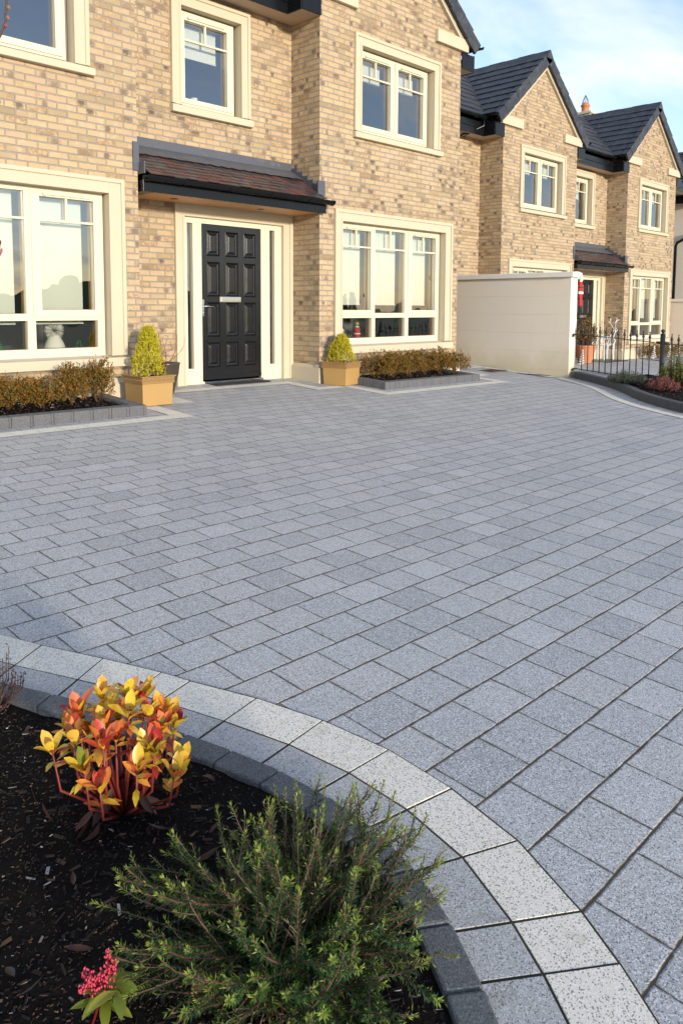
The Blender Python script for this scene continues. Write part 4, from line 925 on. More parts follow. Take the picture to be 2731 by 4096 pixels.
# ------------------------------------------------------------------ plants
def rv3(s=1): return Vector((random.uniform(-1,1),random.uniform(-1,1),random.uniform(-1,1)))*s
def place(root,mb,name,mat,**k):
    mb.v=[(a-root.location.x,b-root.location.y,c-root.location.z) for a,b,c in mb.v]; return mb.build(name,mat,root,**k)
def hedge_shrub(x,y,z,h,w,label,group,n=330,mat='hedge',stems=7,lean=0):
    E_=empty('box_shrub',(x,y,z),label,'shrub',group); st=MB(); lf=MB()
    tips=[]
    for i in range(stems):
        a=random.uniform(0,6.28); r=w*.5*random.uniform(.1,1); hh=h*random.uniform(.72,1.0)*(1-.25*(r/(w*.5))**2)
        p0=Vector((x+random.uniform(-.03,.03),y+random.uniform(-.03,.03),z)); p3=Vector((x+r*math.cos(a),y+r*math.sin(a),z+hh)); p1=p0.lerp(p3,.35)+Vector((r*.25*math.cos(a),r*.25*math.sin(a),0)); p2=p0.lerp(p3,.7)+Vector((r*.12*math.cos(a),r*.12*math.sin(a),0))
        st.tube([p0,p1,p2,p3],[.006,.0045,.003,.0015],5); tips.append((p0,p1,p2,p3))
        for b in range(5):
            t=random.uniform(.35,.9); c=p0.lerp(p3,t)+rv3(.01); e=c+Vector((math.cos(a+random.uniform(-2,2))*w*.22,math.sin(a+random.uniform(-2,2))*w*.22,h*.16)); st.tube([c,e],[.0025,.001],4); tips.append((c,c.lerp(e,.4),c.lerp(e,.7),e))
    for k in range(n):
        q=random.choice(tips); t=random.uniform(.12,1.05)
        a=q[0].lerp(q[3],t)+rv3(.012); d=(q[3]-q[0]).normalized()*.7+rv3(.8)
        for _ in range(3): lf.leaf(a+rv3(.006),(d+rv3(.7)),rv3()+Vector((0,0,.8)),random.uniform(.020,.034),random.uniform(.012,.017),.2,.1,2)
    for k in range(int(n*1.1)):
        a=random.uniform(0,6.28); r=w*.52*math.sqrt(random.random()); zt=h*(.92-.28*(2*r/w)**2)*(1+.12*math.sin(a*3+x*7)); zz_=z+zt*random.uniform(.22,1)
        c=Vector((x+r*math.cos(a),y+r*math.sin(a),zz_)); u_=(Vector((math.cos(a)*.4,math.sin(a)*.4,1))+rv3(.5)).normalized()
        for b in range(4): lf.leaf(c+u_*b*.009,(u_+rv3(.9)),rv3()+Vector((0,0,.8)),random.uniform(.016,.028),random.uniform(.009,.014),.2,.1,2)
    place(E_,st,'stem',M['twig'],smooth=True); place(E_,lf,'foliage',M[mat]); return E_
lab=['leftmost bronzed box shrub of the left bed, cut by the photo edge','second box shrub from the left edge in the left bed','third box shrub from the left edge in the left bed','fourth box shrub in the left bed, below the window corner','fifth box shrub in the left bed, taller sprigs next to the lone end shrub']
for i,(x,y,h_,w_) in enumerate([(2.72,7.72,.33,.43),(3.04,7.78,.36,.42),(3.34,7.70,.33,.43),(3.66,7.72,.46,.30),(2.38,7.7,.33,.46)]):
    l=[1,2,3,4,0][i]; hedge_shrub(x,y,gz(x,y)+.07,h_,w_,lab[l],'bronzed box shrubs in the left bed',700)
hedge_shrub(4.00,7.78,gz(4,7.78)+.07,.52,.32,'lone bronze-green box shrub at the right end of the left bed, beside the tan pot','bronzed box shrubs in the left bed',520,stems=6)
lab=['leftmost box shrub of the right bed, spreading towards the tan pot','second box shrub from the left in the right bed','third box shrub from the left in the right bed','third box shrub from the right in the right bed','second box shrub from the right in the right bed','rightmost box shrub of the right bed, by the gap before the garden wall']
for i in range(6):
    x=8.47+i*.385; y=7.80+random.uniform(-.05,.05); hedge_shrub(x,y,gz(x,y)+.07,random.uniform(.37,.44),.50,lab[i],'bronzed box shrubs in the right bed',700)
lab2=['first box shrub from the left in the bed behind the railing','second box shrub in the bed behind the railing','third box shrub in the bed behind the railing','fourth box shrub in the bed behind the railing, right of the post']
for i in range(4):
    hedge_shrub(22.1+i*.62,9.45,-.46,.50,.66,lab2[i],'box shrubs in the far bed',500)
def golden(x,y,z,h,w,label):
    E_=empty('golden_conifer',(x,y,z),label,'conifer','golden conifers in tan pots'); lf=MB(); st=MB()
    st.tube([(x,y,z-.05),(x,y,z+h*.9)],[.012,.004],6)
    n=int(1050)
    for k in range(n):
        t=random.random()**.75; a=random.uniform(0,6.28); env=w*.5*(1-t)**.62*(1+.34*noise.noise(Vector((math.cos(a)*1.6+x,math.sin(a)*1.6,t*3.2))))+.012; rr=env*math.sqrt(random.uniform(.25,1))
        p=Vector((x+rr*math.cos(a),y+rr*math.sin(a),z+h*(.0+.93*t))); d=Vector((math.cos(a)*.55,math.sin(a)*.55,1.0))+rv3(.35)
        L=random.uniform(.028,.052); d.normalize()
        for b in range(4):
            q=p+d*L*b/4
            for sgn in (-1,1): lf.blade(q,d+rv3(.75),L*.6,.0085)
        lf.blade(p,d,L,.008)
    for k in range(26):
        a=random.uniform(0,6.28); t=random.uniform(0,1); rr=w*.5*(1-t)**.62; p=Vector((x+rr*math.cos(a),y+rr*math.sin(a),z+h*.93*t))
        for b in range(7):
            lf.blade(p+Vector((math.cos(a)*.3,math.sin(a)*.3,1)).normalized()*.010*b,Vector((math.cos(a)*.5,math.sin(a)*.5,1))+rv3(.5),.03,.008)
    place(E_,st,'trunk',M['twig']); place(E_,lf,'foliage',M['gold'])
def square_pot(x,y,z,wt,wb,h,rot,label):
    E_=empty('square_planter',(x,y,z),label,'planter','tan square planters'); 
    c,s=math.cos(rot),math.sin(rot)
    def sq(w,zz): return [(c*a*w/2-s*b*w/2,s*a*w/2+c*b*w/2,zz) for a,b in ((-1,-1),(1,-1),(1,1),(-1,1))]
    def ringm(m,A,B_):
        for i in range(4): m.face([A[i],A[(i+1)%4],B_[(i+1)%4],B_[i]])
    m=MB(); m.face(sq(wb,0)[::-1]); ringm(m,sq(wb,0),sq(wt*.92,h*.76)); m.build('body',M['tan'],E_,bevel=.010)
    r=MB(); w0=wt*.97; lv=[(w0*.99,h*.745),(w0*1.0,h*.77),(w0*1.0,h*.79),(w0*.985,h*.80),(w0*1.0,h*.95),(wt*1.03,h*.965),(wt*1.03,h),(wt*.90,h),(wt*.86,h*.90)]
    for (a,za),(b,zb_) in zip(lv,lv[1:]): ringm(r,sq(a,za),sq(b,zb_))
    # wave garland relief on the rim
    for side in range(4):
        th=rot+side*math.pi/2; nx,ny=math.sin(th),-math.cos(th); tx,ty=math.cos(th),math.sin(th); k=7
        for i in range(k):
            u=(i+.5)/k-.5; cx0,cy0=nx*w0*.5+tx*u*w0*.94,ny*w0*.5+ty*u*w0*.94
            pts=[]
            for j in range(9):
                an=math.pi*j/8+math.pi*(i%1); rr=w0*.94/k*.44
                pts.append((cx0+tx*math.cos(an)*rr+nx*.001,cy0+ty*math.cos(an)*rr+ny*.001,h*.835+math.sin(an)*h*.085))
            r.tube(pts,.0045,5); r.lathe((cx0+nx*.001,cy0+ny*.001,h*.855),[(0,-.009),(.008,-.004),(.009,.002),(.006,.008),(0,.01)],8)
    r.build('rim',M['tan_shaded'],E_)
    q=MB(); q.face(sq(wt*.875,h*.93)); q.build('compost',M['soil'],E_)
    return E_
square_pot(4.62,7.78,gz(4.6,7.75)+.002,.43,.38,.34,R(0),'tan square planter holding a golden conifer, left of the front door')
golden(4.62,7.78,gz(4.6,7.75)+.31,.60,.37,'tall golden conifer in the tan planter left of the front door')
square_pot(7.90,7.95,gz(7.9,7.95)+.002,.44,.38,.34,R(15),'tan square planter holding a golden conifer, at the bay corner right of the front door')
golden(7.90,7.95,gz(7.9,7.95)+.32,.42,.40,'short golden conifer in the tan planter right of the front door')
# dark round pot with bare twigs
px,py=5.20,8.36; pz=gz(px,py)+.006
E_=empty('round_pot',(px,py,pz),'dark brown glazed round pot with bare twigs, behind the left tan planter','pot')
m=MB(); m.lathe((0,0,0),[(.0,0),(.10,0),(.105,.01),(.135,.12),(.165,.26),(.175,.35),(.182,.37),(.182,.385),(.165,.385),(.155,.36),(.14,.34)],28); m.build('body',M['brownpot'],E_,smooth=True)
m=MB(); m.lathe((0,0,.345),[(.15,0),(.0,.01)],20); m.build('compost',M['soil'],E_)
E_=empty('bare_shrub',(px,py,pz+.35),'leafless red-brown twiggy shrub growing in the dark round pot','shrub'); m=MB(); lf=MB()
def twig(m,p,d,L,r,depth,lf=None):
    pts=[p]; q=Vector(p); dd=Vector(d).normalized(); n=5
    for i in range(n):
        dd=(dd+rv3(.22)+Vector((0,0,.06))).normalized(); q=q+dd*L/n; pts.append(q.copy())
        if depth>0 and i>0 and random.random()<.75: twig(m,q.copy(),dd+rv3(.9),L*.55,r*.55,depth-1,lf)
    m.tube(pts,[r*(1-.7*i/n) for i in range(n+1)],5)
    if lf and random.random()<.4: lf.leaf(pts[-1],dd+rv3(.5),rv3(),.02,.012,.4,.2,2)
for i in range(8):
    a=random.uniform(0,6.28); twig(m,Vector((px,py,pz+.34)),Vector((math.cos(a)*.7+.15,math.sin(a)*.7-.1,.8)),.34,.0045,2,lf)
place(E_,m,'stem',M['redtwig'],smooth=True); place(E_,lf,'foliage',M['deadleaf'])
# ---- skimmia
def skimmia(cx0,cy0):
    z0=gz(cx0,cy0)+.02
    E_=empty('skimmia',(cx0,cy0,z0),'bright yellow, orange and red leaved skimmia bush in the dark front bed','shrub'); st=MB(); lf=MB(); be=MB()
    n=38
    for i in range(n):
        t=(i+.5)/n; a=i*2.39996+random.uniform(-.3,.3); r=.185*math.sqrt(t)*random.uniform(.85,1.12); hh=.30*(1-.42*t)+random.uniform(-.04,.03)
        top=Vector((cx0+r*math.cos(a),cy0+r*math.sin(a),z0+hh)); base=Vector((cx0+r*.15*math.cos(a),cy0+r*.15*math.sin(a),z0)); mid=base.lerp(top,.55)+Vector((r*.28*math.cos(a),r*.28*math.sin(a),-.02))
        st.tube([base,mid,top],[.0045,.0035,.0026],6)
        d=(top-mid).normalized(); ax=d; up_=Vector((0,0,1)); k=random.randint(5,7)
        s_=ax.cross(Vector((1,0,.1))).normalized(); s2=ax.cross(s_)
        for j in range(k):
            an=2*math.pi*j/k+random.uniform(-.25,.25); o_=s_*math.cos(an)+s2*math.sin(an); tilt=random.uniform(.6,1.8) if j%2 else random.uniform(1.3,2.8)
            dd=(ax*tilt+o_).normalized(); L=random.uniform(.042,.078); lf.leaf(top-ax*random.uniform(0,.018),dd,ax-o_*.3,L,L*random.uniform(.36,.46),random.uniform(-.2,.30),.35,6,1.45)
        for j in range(4):
            an=random.uniform(0,6.28); o_=s_*math.cos(an)+s2*math.sin(an); p_=top-ax*random.uniform(.02,.06); lf.leaf(p_,(ax*.2+o_),ax,random.uniform(.035,.055),.018,.3,.2,3)
        if random.random()<.75:
            be=MB()
            for j in range(12): p_=top+ax*random.uniform(0,.014)+rv3(.007); be.lathe(tuple(p_),[(0,-.002),(.0019,-.0008),(.0021,.0008),(.0012,.002),(0,.0024)],5)
            place(E_,be,'bud_cluster',M['berry'],smooth=True)
    place(E_,st,'stem',M['redtwig'],smooth=True); place(E_,lf,'foliage',M['skim'],smooth=True)
    dl=MB()
    for i in range(26):
        a=random.uniform(0,6.28); r=random.uniform(.02,.11); p_=Vector((cx0+r*math.cos(a),cy0+r*math.sin(a),z0+random.uniform(.02,.09))); dl.leaf(p_,Vector((math.cos(a),math.sin(a),-.9)),rv3()+Vector((0,0,.5)),random.uniform(.05,.085),.022,random.uniform(-.4,.6),.5,4)
    place(E_,dl,'withered_leaves',M['deadleaf'],smooth=True)
skimmia(.985,1.83)
# ---- heather
def heather(cx0,cy0):
    z0=gz(cx0,cy0)+.02
    E_=empty('heather_bush',(cx0,cy0,z0),'sprawling green heather bush with fine needle leaves in the front bed by the curved kerb','shrub'); st=MB(); lf=MB(); tp=MB()
    n=270
    for i in range(n):
        a=random.uniform(0,6.28); rr=random.uniform(.03,1)**.6
        reach=.39*rr*(1.0+.12*math.sin(a*3+1)); hh=random.uniform(.06,.29)*(1-.5*rr**2)+.03
        b0=Vector((cx0+random.uniform(-.14,.14),cy0+random.uniform(-.14,.14),z0)); e=Vector((cx0+reach*math.cos(a),cy0+reach*math.sin(a),z0+hh))
        m1=b0.lerp(e,.4)+Vector((0,0,.03))+rv3(.012); m2=b0.lerp(e,.75)+Vector((0,0,.015))+rv3(.010)
        if hh>.13: m2=b0.lerp(e,.75)+Vector((reach*.10*math.cos(a),reach*.10*math.sin(a),-.02)); 
        P_=[]
        for k in range(13):
            t=k/12; P_.append(b0*(1-t)**3+m1*3*t*(1-t)**2+m2*3*t*t*(1-t)+e*t**3)
        st.tube(P_[::2],[.0017]*5+[.0012]*2,4,False)
        L=sum((P_[k+1]-P_[k]).length for k in range(12)); steps=int(L/.0085)
        for s in range(steps):
            t=.12+.88*s/steps; k=min(11,int(t*12)); fr=t*12-k; c=P_[k].lerp(P_[k+1],fr); ax=(P_[k+1]-P_[k]).normalized()
            o1=ax.cross(rv3()).normalized(); big=.0215*(1-.35*t)
            for w in range(3):
                an=w*2.094+s*.9; o_=(o1*math.cos(an)+ax.cross(o1)*math.sin(an)); 
                (tp if t>.92 else lf).blade(c,o_+ax*random.uniform(.4,1.0),big*random.uniform(.7,1.15),.0034,ax)
        for s in range(7): tp.blade(e,(e-m2).normalized()+rv3(.5),.013,.0026)
        # side sprigs
        for s in range(3):
            t=random.uniform(.45,.9); k=min(11,int(t*12)); c=P_[k]; ax=((P_[k+1]-P_[k]).normalized()+rv3(.7)).normalized(); Ls=random.uniform(.025,.05); st.tube([c,c+ax*Ls],.0008,3,False)
            for w in range(12):
                q=c+ax*Ls*w/12; (tp if w>9 else lf).blade(q,ax*.8+rv3(.8),.012,.0025)
    place(E_,st,'stem',M['pinkstem']); place(E_,lf,'foliage',M['heath']); place(E_,tp,'shoot_tips',M['heathtip'])
heather(1.005,1.155)
# ---- small purple plant at the left edge
def fuzzy(name,x,y,z,h,w,mat,label,cat,n=60,leafL=.016,leafW=.008,stem='twig',group=None,low=.15,nl=14):
    E_=empty(name,(x,y,z),label,cat,group); st=MB(); lf=MB()
    for i in range(n):
        a=random.uniform(0,6.28); r=w*.5*random.random()**.55; hh=h*random.uniform(.55,1)*(1-.5*(2*r/w)**2)
        b0=Vector((x+r*.3*math.cos(a),y+r*.3*math.sin(a),z)); e=Vector((x+r*math.cos(a),y+r*math.sin(a),z+hh)); m_=b0.lerp(e,.5)+Vector((r*.3*math.cos(a),r*.3*math.sin(a),0))
        st.tube([b0,m_,e],[.0022*h/.2,.0016*h/.2,.0008],4,False)
        for k in range(nl):
            t=random.uniform(low,1.03); p_=b0.lerp(m_,t*2) if t<.5 else m_.lerp(e,t*2-1); lf.leaf(p_+rv3(.004),rv3()+Vector((0,0,.6)),rv3()+Vector((0,0,.5)),leafL*random.uniform(.6,1.2),leafW*random.uniform(.7,1.2),.2,.2,2)
    place(E_,st,'stem',M[stem]); place(E_,lf,'foliage',M[mat]); return E_
fuzzy('purple_shrub',.915,2.56,gz(.915,2.56)+.02,.24,.20,'purple','small purple-grey wispy shrub at the left edge of the front bed','shrub',40,.013,.006)
# ---- pink flowering plant bottom left
def pieris(x,y):
    z=gz(x,y)+.02
    E_=empty('pink_flowering_plant',(x,y,z),'low plant with pink bud sprays and lime green leaves at the bottom left corner','flower'); st=MB(); lf=MB(); bd=MB()
    top=Vector((x,y,z+.085)); st.tube([(x-.02,y+.02,z),(x-.012,y+.01,z+.04),top],.0022,6)
    for i in range(11):
        a=i*2.4; o_=Vector((math.cos(a),math.sin(a),random.uniform(.0,.5))); lf.leaf(top-Vector((0,0,.008*i*.4)),o_,Vector((0,0,1)),random.uniform(.045,.062),.021,.25,.25,5)
    dirs=[(Vector((.10,-.06,1)),.075),(Vector((-.45,.45,.55)),.055),(Vector((-.6,.25,.2)),.05),(Vector((-.25,.5,.15)),.05),(Vector((.25,-.1,.7)),.05),(Vector((-.5,.1,.55)),.045)]
    for d,L in dirs:
        d=d.normalized(); st.tube([top,top+d*L],.0014,5)
        for k in range(46):
            t=random.uniform(.15,1.02); o_=rv3(1).normalized()*(.015*(1.15-t)+.002); q=top+d*L*t+o_; st.tube([top+d*L*max(0,t-.1),q],.0005,3,False)
            bd.lathe(tuple(q),[(0,-.0035),(.0017,-.001),(.0021,.0012),(.0012,.003),(0,.0036)],6)
    [lf.leaf(top+Vector((.02,-.015,.0))+rv3(.012),Vector((math.cos(q_*1.1-1.2),math.sin(q_*1.1-1.2),.25)),Vector((0,0,1)),random.uniform(.05,.065),.024,.25,.25,5) for q_ in range(6)]; place(E_,st,'stem',M['berry']); place(E_,lf,'foliage',M['lime'],smooth=True); place(E_,bd,'bud_spray',M['pink'],smooth=True)
pieris(.648,1.292)
# ---- far right bed
fuzzy('grey_green_shrub',11.85,5.42,rbz(11.8,5.42),.25,.62,'greyleaf','low spreading grey-green shrub behind the far kerb, below the railing','shrub',300,.03,.006,nl=16)
fuzzy('crimson_shrub',11.55,4.72,rbz(11.5,4.72),.24,.52,'redleaf','low crimson and pink leaved shrub in front of the railing post','shrub',190,.028,.010,nl=16)
fuzzy('yellow_green_shrub',12.30,4.80,rbz(12.2,4.8),.60,.62,'ygreen','upright yellow-green shrub at the right edge of the photo, beside the railing post','shrub',190,.026,.014,nl=30)
# ---- mulch
bk=MB(); 
def chip(mb,p,L,Wd,T):
    d=Vector((random.uniform(-1,1),random.uniform(-1,1),random.uniform(-.25,.25))).normalized(); s_=d.cross(Vector((random.uniform(-.4,.4),random.uniform(-.4,.4),1))).normalized(); n=d.cross(s_)
    P_=[p-d*L/2-s_*Wd/2,p+d*L/2-s_*Wd*.35,p+d*L*.45+s_*Wd/2,p-d*L*.4+s_*Wd*.4]; mb.hexa([tuple(q-n*T/2) for q in P_]+[tuple(q+n*T/2) for q in P_])
import bisect
kiy=sorted([(p.y,p.x) for p in KI])
def kx(y):
    best=min(KI,key=lambda p:abs(p.y-y)+(0 if p.x>.6 else 9)); return best.x
cnt=0
while cnt<14000:
    x,y=random.uniform(.25,1.45),random.uniform(.55,3.6)
    if x>kx(y)-.015: continue
    big=random.random()<.09
    L=random.uniform(.014,.034) if big else random.uniform(.003,.010); chip(bk,Vector((x,y,bedz(x,y)+.001)),L,L*random.uniform(.12,.42),random.uniform(.001,.004)); cnt+=1
cnt=0
while cnt<900:
    x,y=random.uniform(10.2,12.6),random.uniform(3.5,6.0)
    if x<kr_x(y)+.14: continue
    chip(bk,Vector((x,y,rbz(x,y)+.008)),random.uniform(.012,.04),.012,.004); cnt+=1
for (xa_,xb_) in ((1.2,4.1),(8.25,10.3)):
    for i in range(700):
        x,y=random.uniform(xa_,xb_),random.uniform(7.33,8.1); chip(bk,Vector((x,y,gz(x,y)+.088)),random.uniform(.01,.04),.012,.004)
tag(bk.build('bark_mulch',M['bark']),kind='stuff')
fl=MB()
for i in range(30):
    x,y=random.uniform(.55,1.3),random.uniform(.9,2.3)
    if x>kx(y)-.03: continue
    fl.leaf((x,y,bedz(x,y)+.004+random.uniform(0,.015)),Vector((random.uniform(-1,1),random.uniform(-1,1),random.uniform(-.1,.3))),rv3(.5)+Vector((0,0,1)),random.uniform(.03,.065),random.uniform(.010,.02),random.uniform(-.7,.7),.5,4)
tag(fl.build('fallen_leaves',M['deadleaf'],smooth=True),kind='stuff')
# ---- gravel patch by kerb
gv=MB()
for i in range(500):
    x,y=random.uniform(11.9,12.9),random.uniform(5.45,5.85)
    if x<kr_x(y)+.13: continue
    chip(gv,Vector((x,y,rbz(x,y)+.012)),.02,.015,.01)
tag(gv.build('gravel',M['gravel']),kind='stuff')
# ------------------------------------------------------------------ drain cover, door mats
E_=empty('drain_cover',(11.9,8.0,gz(11.9,8.0)),'small rusty drain cover set in the paving at the foot of the garden wall','drain cover')
m=MB(); z=gz(11.9,8.0)+.012
for k in range(9): m.box(11.70+k*.044,11.725+k*.044,7.86,8.18,z-.008,z)
m.box(11.66,11.69,7.84,8.2,z-.01,z+.001); m.box(12.10,12.13,7.84,8.2,z-.01,z+.001); m.box(11.691,12.099,7.84,7.859,z-.01,z+.001); m.box(11.691,12.099,8.181,8.2,z-.01,z+.001)
place(E_,m,'grate',mat_flat('rusty_iron',(.09,.05,.035),.8,var=.3))
m=MB()
for k in range(8): m.box(12.05+.0,12.14,6.95+k*.10,7.02+k*.10,gz(12.1,7.4)+.006,gz(12.1,7.4)+.013)
tag(m.build('drainage_channel',M['iron']),'dark slotted drain along the foot of the garden wall near its end','drain cover')
m=MB(); m.box(6.15,7.10,8.60,8.79,gz(6.6,8.7)-.004,gz(6.6,8.7)+.014); tag(m.build('doormat',mat_flat('black_rubber',(.012,.012,.012),.8)),'thin black doormat at the front door of the nearest house','doormat')
m=MB(); m.box(19.45,20.7,9.45,10.1,-.42,-.40); tag(m.build('doormat',M['iron']),'dark doormat at the second house, seen through the railing','doormat')
# ------------------------------------------------------------------ window ornaments
def small(name,loc,label,cat,parts):
    E_=empty(name,loc,label,cat)
    for nm,mb,mt in parts: mb.build(nm,mt,E_,smooth=True)
    return E_
z0=.50
b=MB(); b.lathe((0,0,0),[(.13,0),(.135,.02),(.10,.12),(.06,.20),(.03,.22),(0,.22)],18); hh=MB()
for i in range(500):
    a=rv3().normalized(); hh.blade(Vector((0,0,.26))+a*.03,a+Vector((0,0,-.15)),.085,.006)
small('fluffy_figure',(3.87,8.55,.49),'white fluffy haired figure standing inside the left ground floor window','ornament',[('dress',b,M['fluff']),('hair',hh,M['fluff'])])
b=MB(); 
for i in range(160):
    t=random.random(); a=random.uniform(0,6.28); rr=.05*(1-t)+.004; b.blade((rr*math.cos(a)*.5,rr*math.sin(a)*.5,.03+.10*t),Vector((math.cos(a),math.sin(a),.1)),.022,.006)
s=MB(); s.lathe((0,0,0),[(.028,0),(.03,.03),(0,.03)],12)
small('toy_tree',(4.15,8.52,.50),'tiny green toy tree on the left ground floor window board','ornament',[('foliage',b,M['green_cloth']),('base',s,M['tan'])])
b=MB(); b.lathe((0,0,0),[(.025,0),(.028,.035),(.0,.036)],12); small('candle_cup',(4.075,8.5,.50),'small red candle cup beside the toy tree in the left window','candle',[('cup',b,M['red'])])
b=MB(); b.lathe((0,0,0),[(.022,0),(.022,.05),(.012,.07),(.010,.12),(0,.14)],12); small('glass_candlestick',(3.63,8.5,.50),'small pale candlestick left of the fluffy figure in the left window','candle',[('body',b,M['chrome'])])
b=MB()
for i in range(900):
    t=random.random(); a=random.uniform(0,6.28); rr=.28*(1-t)*math.sqrt(random.random()); b.blade((rr*math.cos(a),rr*math.sin(a)*.6,.05+.9*t),Vector((math.cos(a),math.sin(a),.3))+rv3(.4),.05,.01)
tn=MB()
for i in range(260): a=rv3(1); tn.blade((-.02+a.x*.13,-.12+a.y*.05,.24+a.z*.13),rv3(1),.03,.006)
small('christmas_tree',(3.15,8.85,.40),'dark decorated tree with purple tinsel inside the left window','tree',[('foliage',b,M['green_cloth']),('tinsel',tn,mat_flat('purple_tinsel',(.35,.05,.45),.3,.5))])
b=MB(); b.lathe((0,0,0),[(.17,0),(.18,.05),(.14,.14),(.05,.19),(0,.19)],16); small('green_cushion',(3.12,8.56,.50),'shiny green rounded decoration at the left of the left window','ornament',[('body',b,M['green_cloth'])])
b=MB(); b.lathe((0,0,0),[(.05,0),(.065,.03),(.06,.09),(.04,.13),(0,.13)],16); hd=MB(); hd.lathe((0,0,.165),[(0,-.045),(.03,-.035),(.045,0),(.03,.035),(0,.045)],14); ht=MB(); ht.lathe((0,0,.20),[(.055,0),(.055,.008),(.034,.01),(.032,.05),(0,.05)],14); sc=MB(); sc.lathe((0,0,.13),[(.05,-.012),(.056,0),(.05,.014)],14); ns=MB(); ns.tube([(0,-.04,.165),(0.01,-.08,.16)],[.007,.001],6)
small('snowman_figure',(8.45,8.50,.50),'white snowman ornament with dark hat in the right ground floor window, behind the conifer','ornament',[('body',b,M['fluff']),('head',hd,M['fluff']),('hat',ht,M['door']),('scarf',sc,M['green_cloth']),('nose',ns,M['terra'])])
b=MB(); b.lathe((0,0,0),[(.055,.0),(.06,.02),(.05,.02),(.055,.09),(.062,.10),(.048,.11),(.055,.18),(.03,.22),(0,.22)],16); w_=MB(); w_.lathe((0,0,0),[(.062,0),(.066,.012),(.062,.024)],16); w_.lathe((0,0,.10),[(.058,0),(.062,.010),(.058,.02)],16); w_.lathe((0,0,.21),[(.035,0),(.04,.010),(.03,.02)],16); t_=MB(); t_.lathe((0,0,.23),[(0,0),(.028,.012),(.036,.036),(.028,.06),(0,.07)],14)
small('red_ornament',(8.79,8.50,.505),'red and white festive ornament standing beside the snowman in the right window','ornament',[('body',b,M['red']),('trim',w_,M['fluff']),('knob',t_,M['gold'])])
b=MB(); b.lathe((0,0,0),[(.13,0),(.15,.02),(.15,.04),(.13,.05),(.0,.05)],20); small('round_basket',(9.33,8.60,.49),'low copper round bowl in the middle of the right window','bowl',[('bowl',b,mat_flat('copper',(.35,.14,.05),.3,.8))])
b=MB(); b.lathe((0,0,0),[(.035,0),(.04,.01),(.055,.06),(.045,.10),(.05,.13),(.035,.13)],14); small('white_vase',(6.12,9.02,3.72),'small white frilled vase inside the middle upper window','vase',[('body',b,M['fluff'])])
# ------------------------------------------------------------------ things in front of the second house
hx,hy=19.05,9.55
E_=empty('terracotta_pot',(18.75,9.75,-.40),'orange ribbed terracotta pot beside the second house door, behind the railing','pot')
m=MB(); pr=[(.0,0),(.16,0)]
for i in range(14): pr+=[(.165+.008*i,.03*i+.01),(.172+.008*i,.03*i+.02)]
pr+=[(.29,.43),(.29,.47),(.26,.47),(.25,.42)]; m.lathe((0,0,0),pr,26); m.build('body',M['terra'],E_,smooth=False)
fuzzy('potted_shrub',18.75,9.75,.02,.95,.62,'hedge','tall bronze shrub growing in the terracotta pot beside the second house door','shrub',40,.05,.03,nl=30,low=.45)
# white wire deer with spiral lights
E_=empty('wire_reindeer',(20.45,10.0,-.43),'white wire-frame reindeer ornament standing before the second house','ornament'); m=MB()
def loop(m,c,rx,rz,y,k=14,r=.008):
    pts=[(c[0]+rx*math.cos(2*math.pi*i/k),y,c[1]+rz*math.sin(2*math.pi*i/k)) for i in range(k+1)]; m.tube(pts,r,5,False)
for y in (-.10,0,.10): loop(m,(0,.55),.36,.13-.02*abs(y)*10,y)
for x in (-.25,-.12,0,.12,.25):
    pts=[(x,.13*math.cos(2*math.pi*i/10),.55+.12*math.sin(2*math.pi*i/10)) for i in range(11)]; m.tube(pts,.007,5,False)
for x in (-.28,.26):
    for y in (-.09,.09):
        m.tube([(x,y,.48),(x-.03,y,.25),(x+.01,y,0)],.012,5); m.tube([(x+.07,y,.48),(x+.03,y,.25),(x+.05,y,0)],.010,5); m.tube([(x+.01,y,0),(x+.05,y,0)],.01,5)
for y in (-.05,.05): m.tube([(.28,y,.58),(.42,y,.78),(.46,y,.92),(.58,y,.86),(.44,y,.80)],.010,5)
m.build('body',M['white'],E_); m=MB()
for s in (-1,1):
    m.tube([(.45,s*.03,.93),(.38,s*.08,1.05),(.42,s*.10,1.2)],.008,5); m.tube([(.39,s*.08,1.03),(.30,s*.10,1.10)],.007,5); m.tube([(.40,s*.09,1.1),(.50,s*.12,1.16)],.007,5)
m.build('antlers',M['white'],E_)
for i,(x,y,z,l) in enumerate([(17.9,9.4,-.40,'white spiral light stake beside the terracotta pot'),(22.0,9.3,-.42,'white spiral light stake left of the railing post'),(23.0,9.25,-.42,'white spiral light stake just right of the railing post'),(23.75,9.3,-.42,'rightmost white spiral light stake, in the far bed')]):
    m=MB(); pts=[]
    for k in range(73): t=k/72; a=t*6*2*math.pi; rr=.075*(1-t*.85); pts.append((rr*math.cos(a)+.05*t,rr*math.sin(a),.02+.36*t))
    m.tube(pts,.010,5); m.tube([(0,0,0),(.05,0,.4)],.004,4); o=m.build('spiral_light',M['white']); o.location=(x,y,z); tag(o,l,'light','white spiral light stakes')
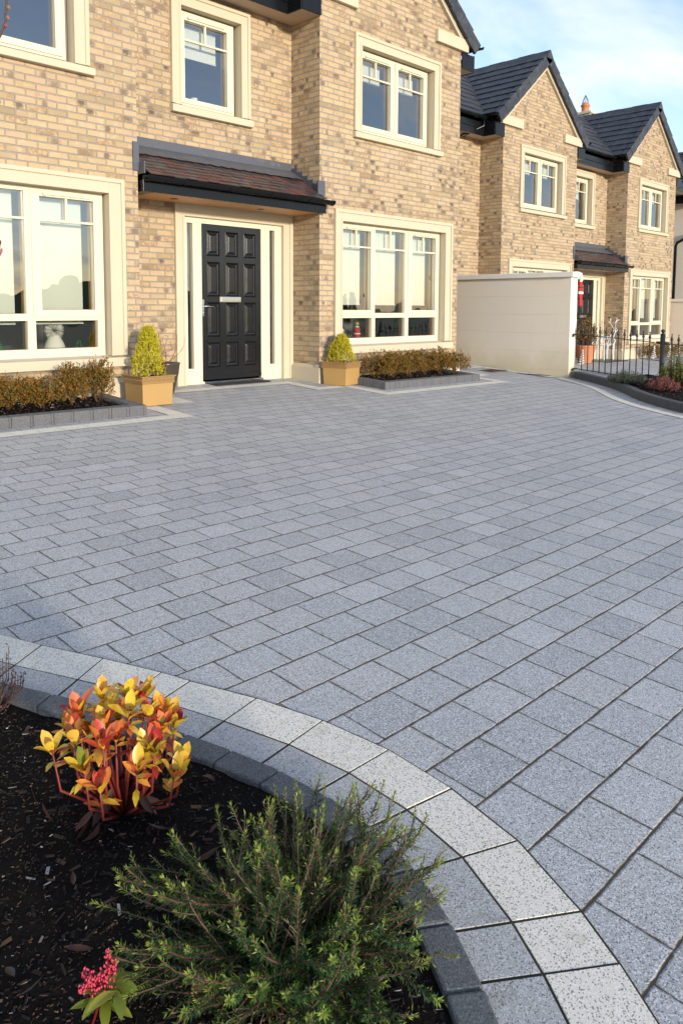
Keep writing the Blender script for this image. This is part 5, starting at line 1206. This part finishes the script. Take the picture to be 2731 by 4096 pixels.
# hanging red decoration on the second house door area
E_=empty('hanging_decoration',(19.36,10.25,1.36),'long red and white cloth decoration hanging by the second house door','decoration')
m=MB(); m.prism([(-.13,-.02,.62),(.13,-.02,.62),(.17,-.02,.22),(-.17,-.02,.22)],(0,.05,0)); m.prism([(-.10,-.02,.10),(.13,-.02,.10),(.12,-.02,-.42),(-.07,-.02,-.42)],(0,.05,0)); m.prism([(-.05,-.02,1.02),(.07,-.02,1.02),(.10,-.02,.93),(-.08,-.02,.93)],(0,.05,0)); m.build('cloth',M['red'],E_,bevel=.01)
m=MB(); m.prism([(-.12,-.03,.92),(.12,-.03,.92),(.10,-.03,.80),(.14,-.03,.72),(.05,-.03,.64),(-.08,-.03,.63)],(0,.06,0)); m.prism([(-.18,-.03,.215),(.18,-.03,.215),(.20,-.03,.105),(-.19,-.03,.105)],(0,.06,0)); m.build('trim',M['fluff'],E_,bevel=.01)
m=MB(); m.prism([(-.16,-.035,.42),(.16,-.035,.42),(.165,-.035,.37),(-.165,-.035,.37)],(0,.062,0)); m.build('belt',M['door'],E_); m=MB(); m.prism([(-.08,-.03,-.43),(.12,-.03,-.43),(.15,-.03,-.56),(-.08,-.03,-.56)],(0,.06,0)); m.build('tassel',M['door'],E_)
m=MB(); m.tube([(.0,-.005,1.02),(.02,-.005,1.14)],.004,5); m.lathe((.02,0,1.16),[(0,-.03),(.025,-.015),(.03,0),(.02,.02),(0,.03)],10); m.build('bobble',M['fluff'],E_); E_.scale=(.62,.62,.62)
# bare sapling at the left edge, its twigs reach into the frame
E_=empty('bare_sapling',(.42,1.72,gz(.42,1.72)),'thin bare sapling twig with buds hanging in at the left edge of the photo','tree'); m=MB()
m.tube([(.42,1.72,gz(.42,1.72)),(.50,1.72,.4),(.55,1.70,1.1),(.60,1.69,1.9)],[.008,.006,.005,.003],8)
def K_(px_,py_,t):   # pixel (1568-wide frame) at depth t
    fx=(px_*1.7417-1393.73)/3060.28; fy=(py_*1.7417-1497.6)/3060.28; d=wv+rv*fx-uv_*fy; return Vector((0,0,CZ))+d*t
tw=MB(); A=K_(-60,190,1.62); Bq=K_(2,80,1.62); C_=K_(13,50,1.62); Dq=K_(16,0,1.62); Ee=K_(20,-60,1.62)
m.tube([(.57,1.70,1.3),A,Bq,C_,Dq,Ee],[.004,.0035,.0030,.0026,.0022,.0018],7)
for q in (K_(9,62,1.62),K_(14,44,1.62),K_(16,20,1.62)): tw.lathe(tuple(q+Vector((.003,-.003,0))),[(0,-.004),(.004,0),(.003,.006),(0,.009)],6)
A=K_(-50,640,1.6); m.tube([(.52,1.715,.6),A,K_(-3,590,1.6),K_(2,552,1.6)],[.0035,.0028,.002,.001],6)
for px_,py_ in ((0,560),(3,578),(-1,586)): tw.leaf(K_(px_,py_+6,1.6),Vector((.1,-.1,1)),Vector((-1,-1,0)),.014,.006,.1,.3,3)
place(E_,m,'trunk',M['twig'],smooth=True); place(E_,tw,'bud',M['redleaf'])
# dead brown leaf curled at the bottom edge
m=MB(); x,y=.80,1.165; m.leaf((x,y,gz(x,y)+.075),Vector((-.2,.3,1)),Vector((-1,-1,.2)),.055,.05,.15,.7,4); o=m.build('curled_leaf',M['tan'],smooth=True); tag(o,'large pale brown curled dead leaf at the bottom edge below the heather','leaf')
bpy.context.view_layer.update()
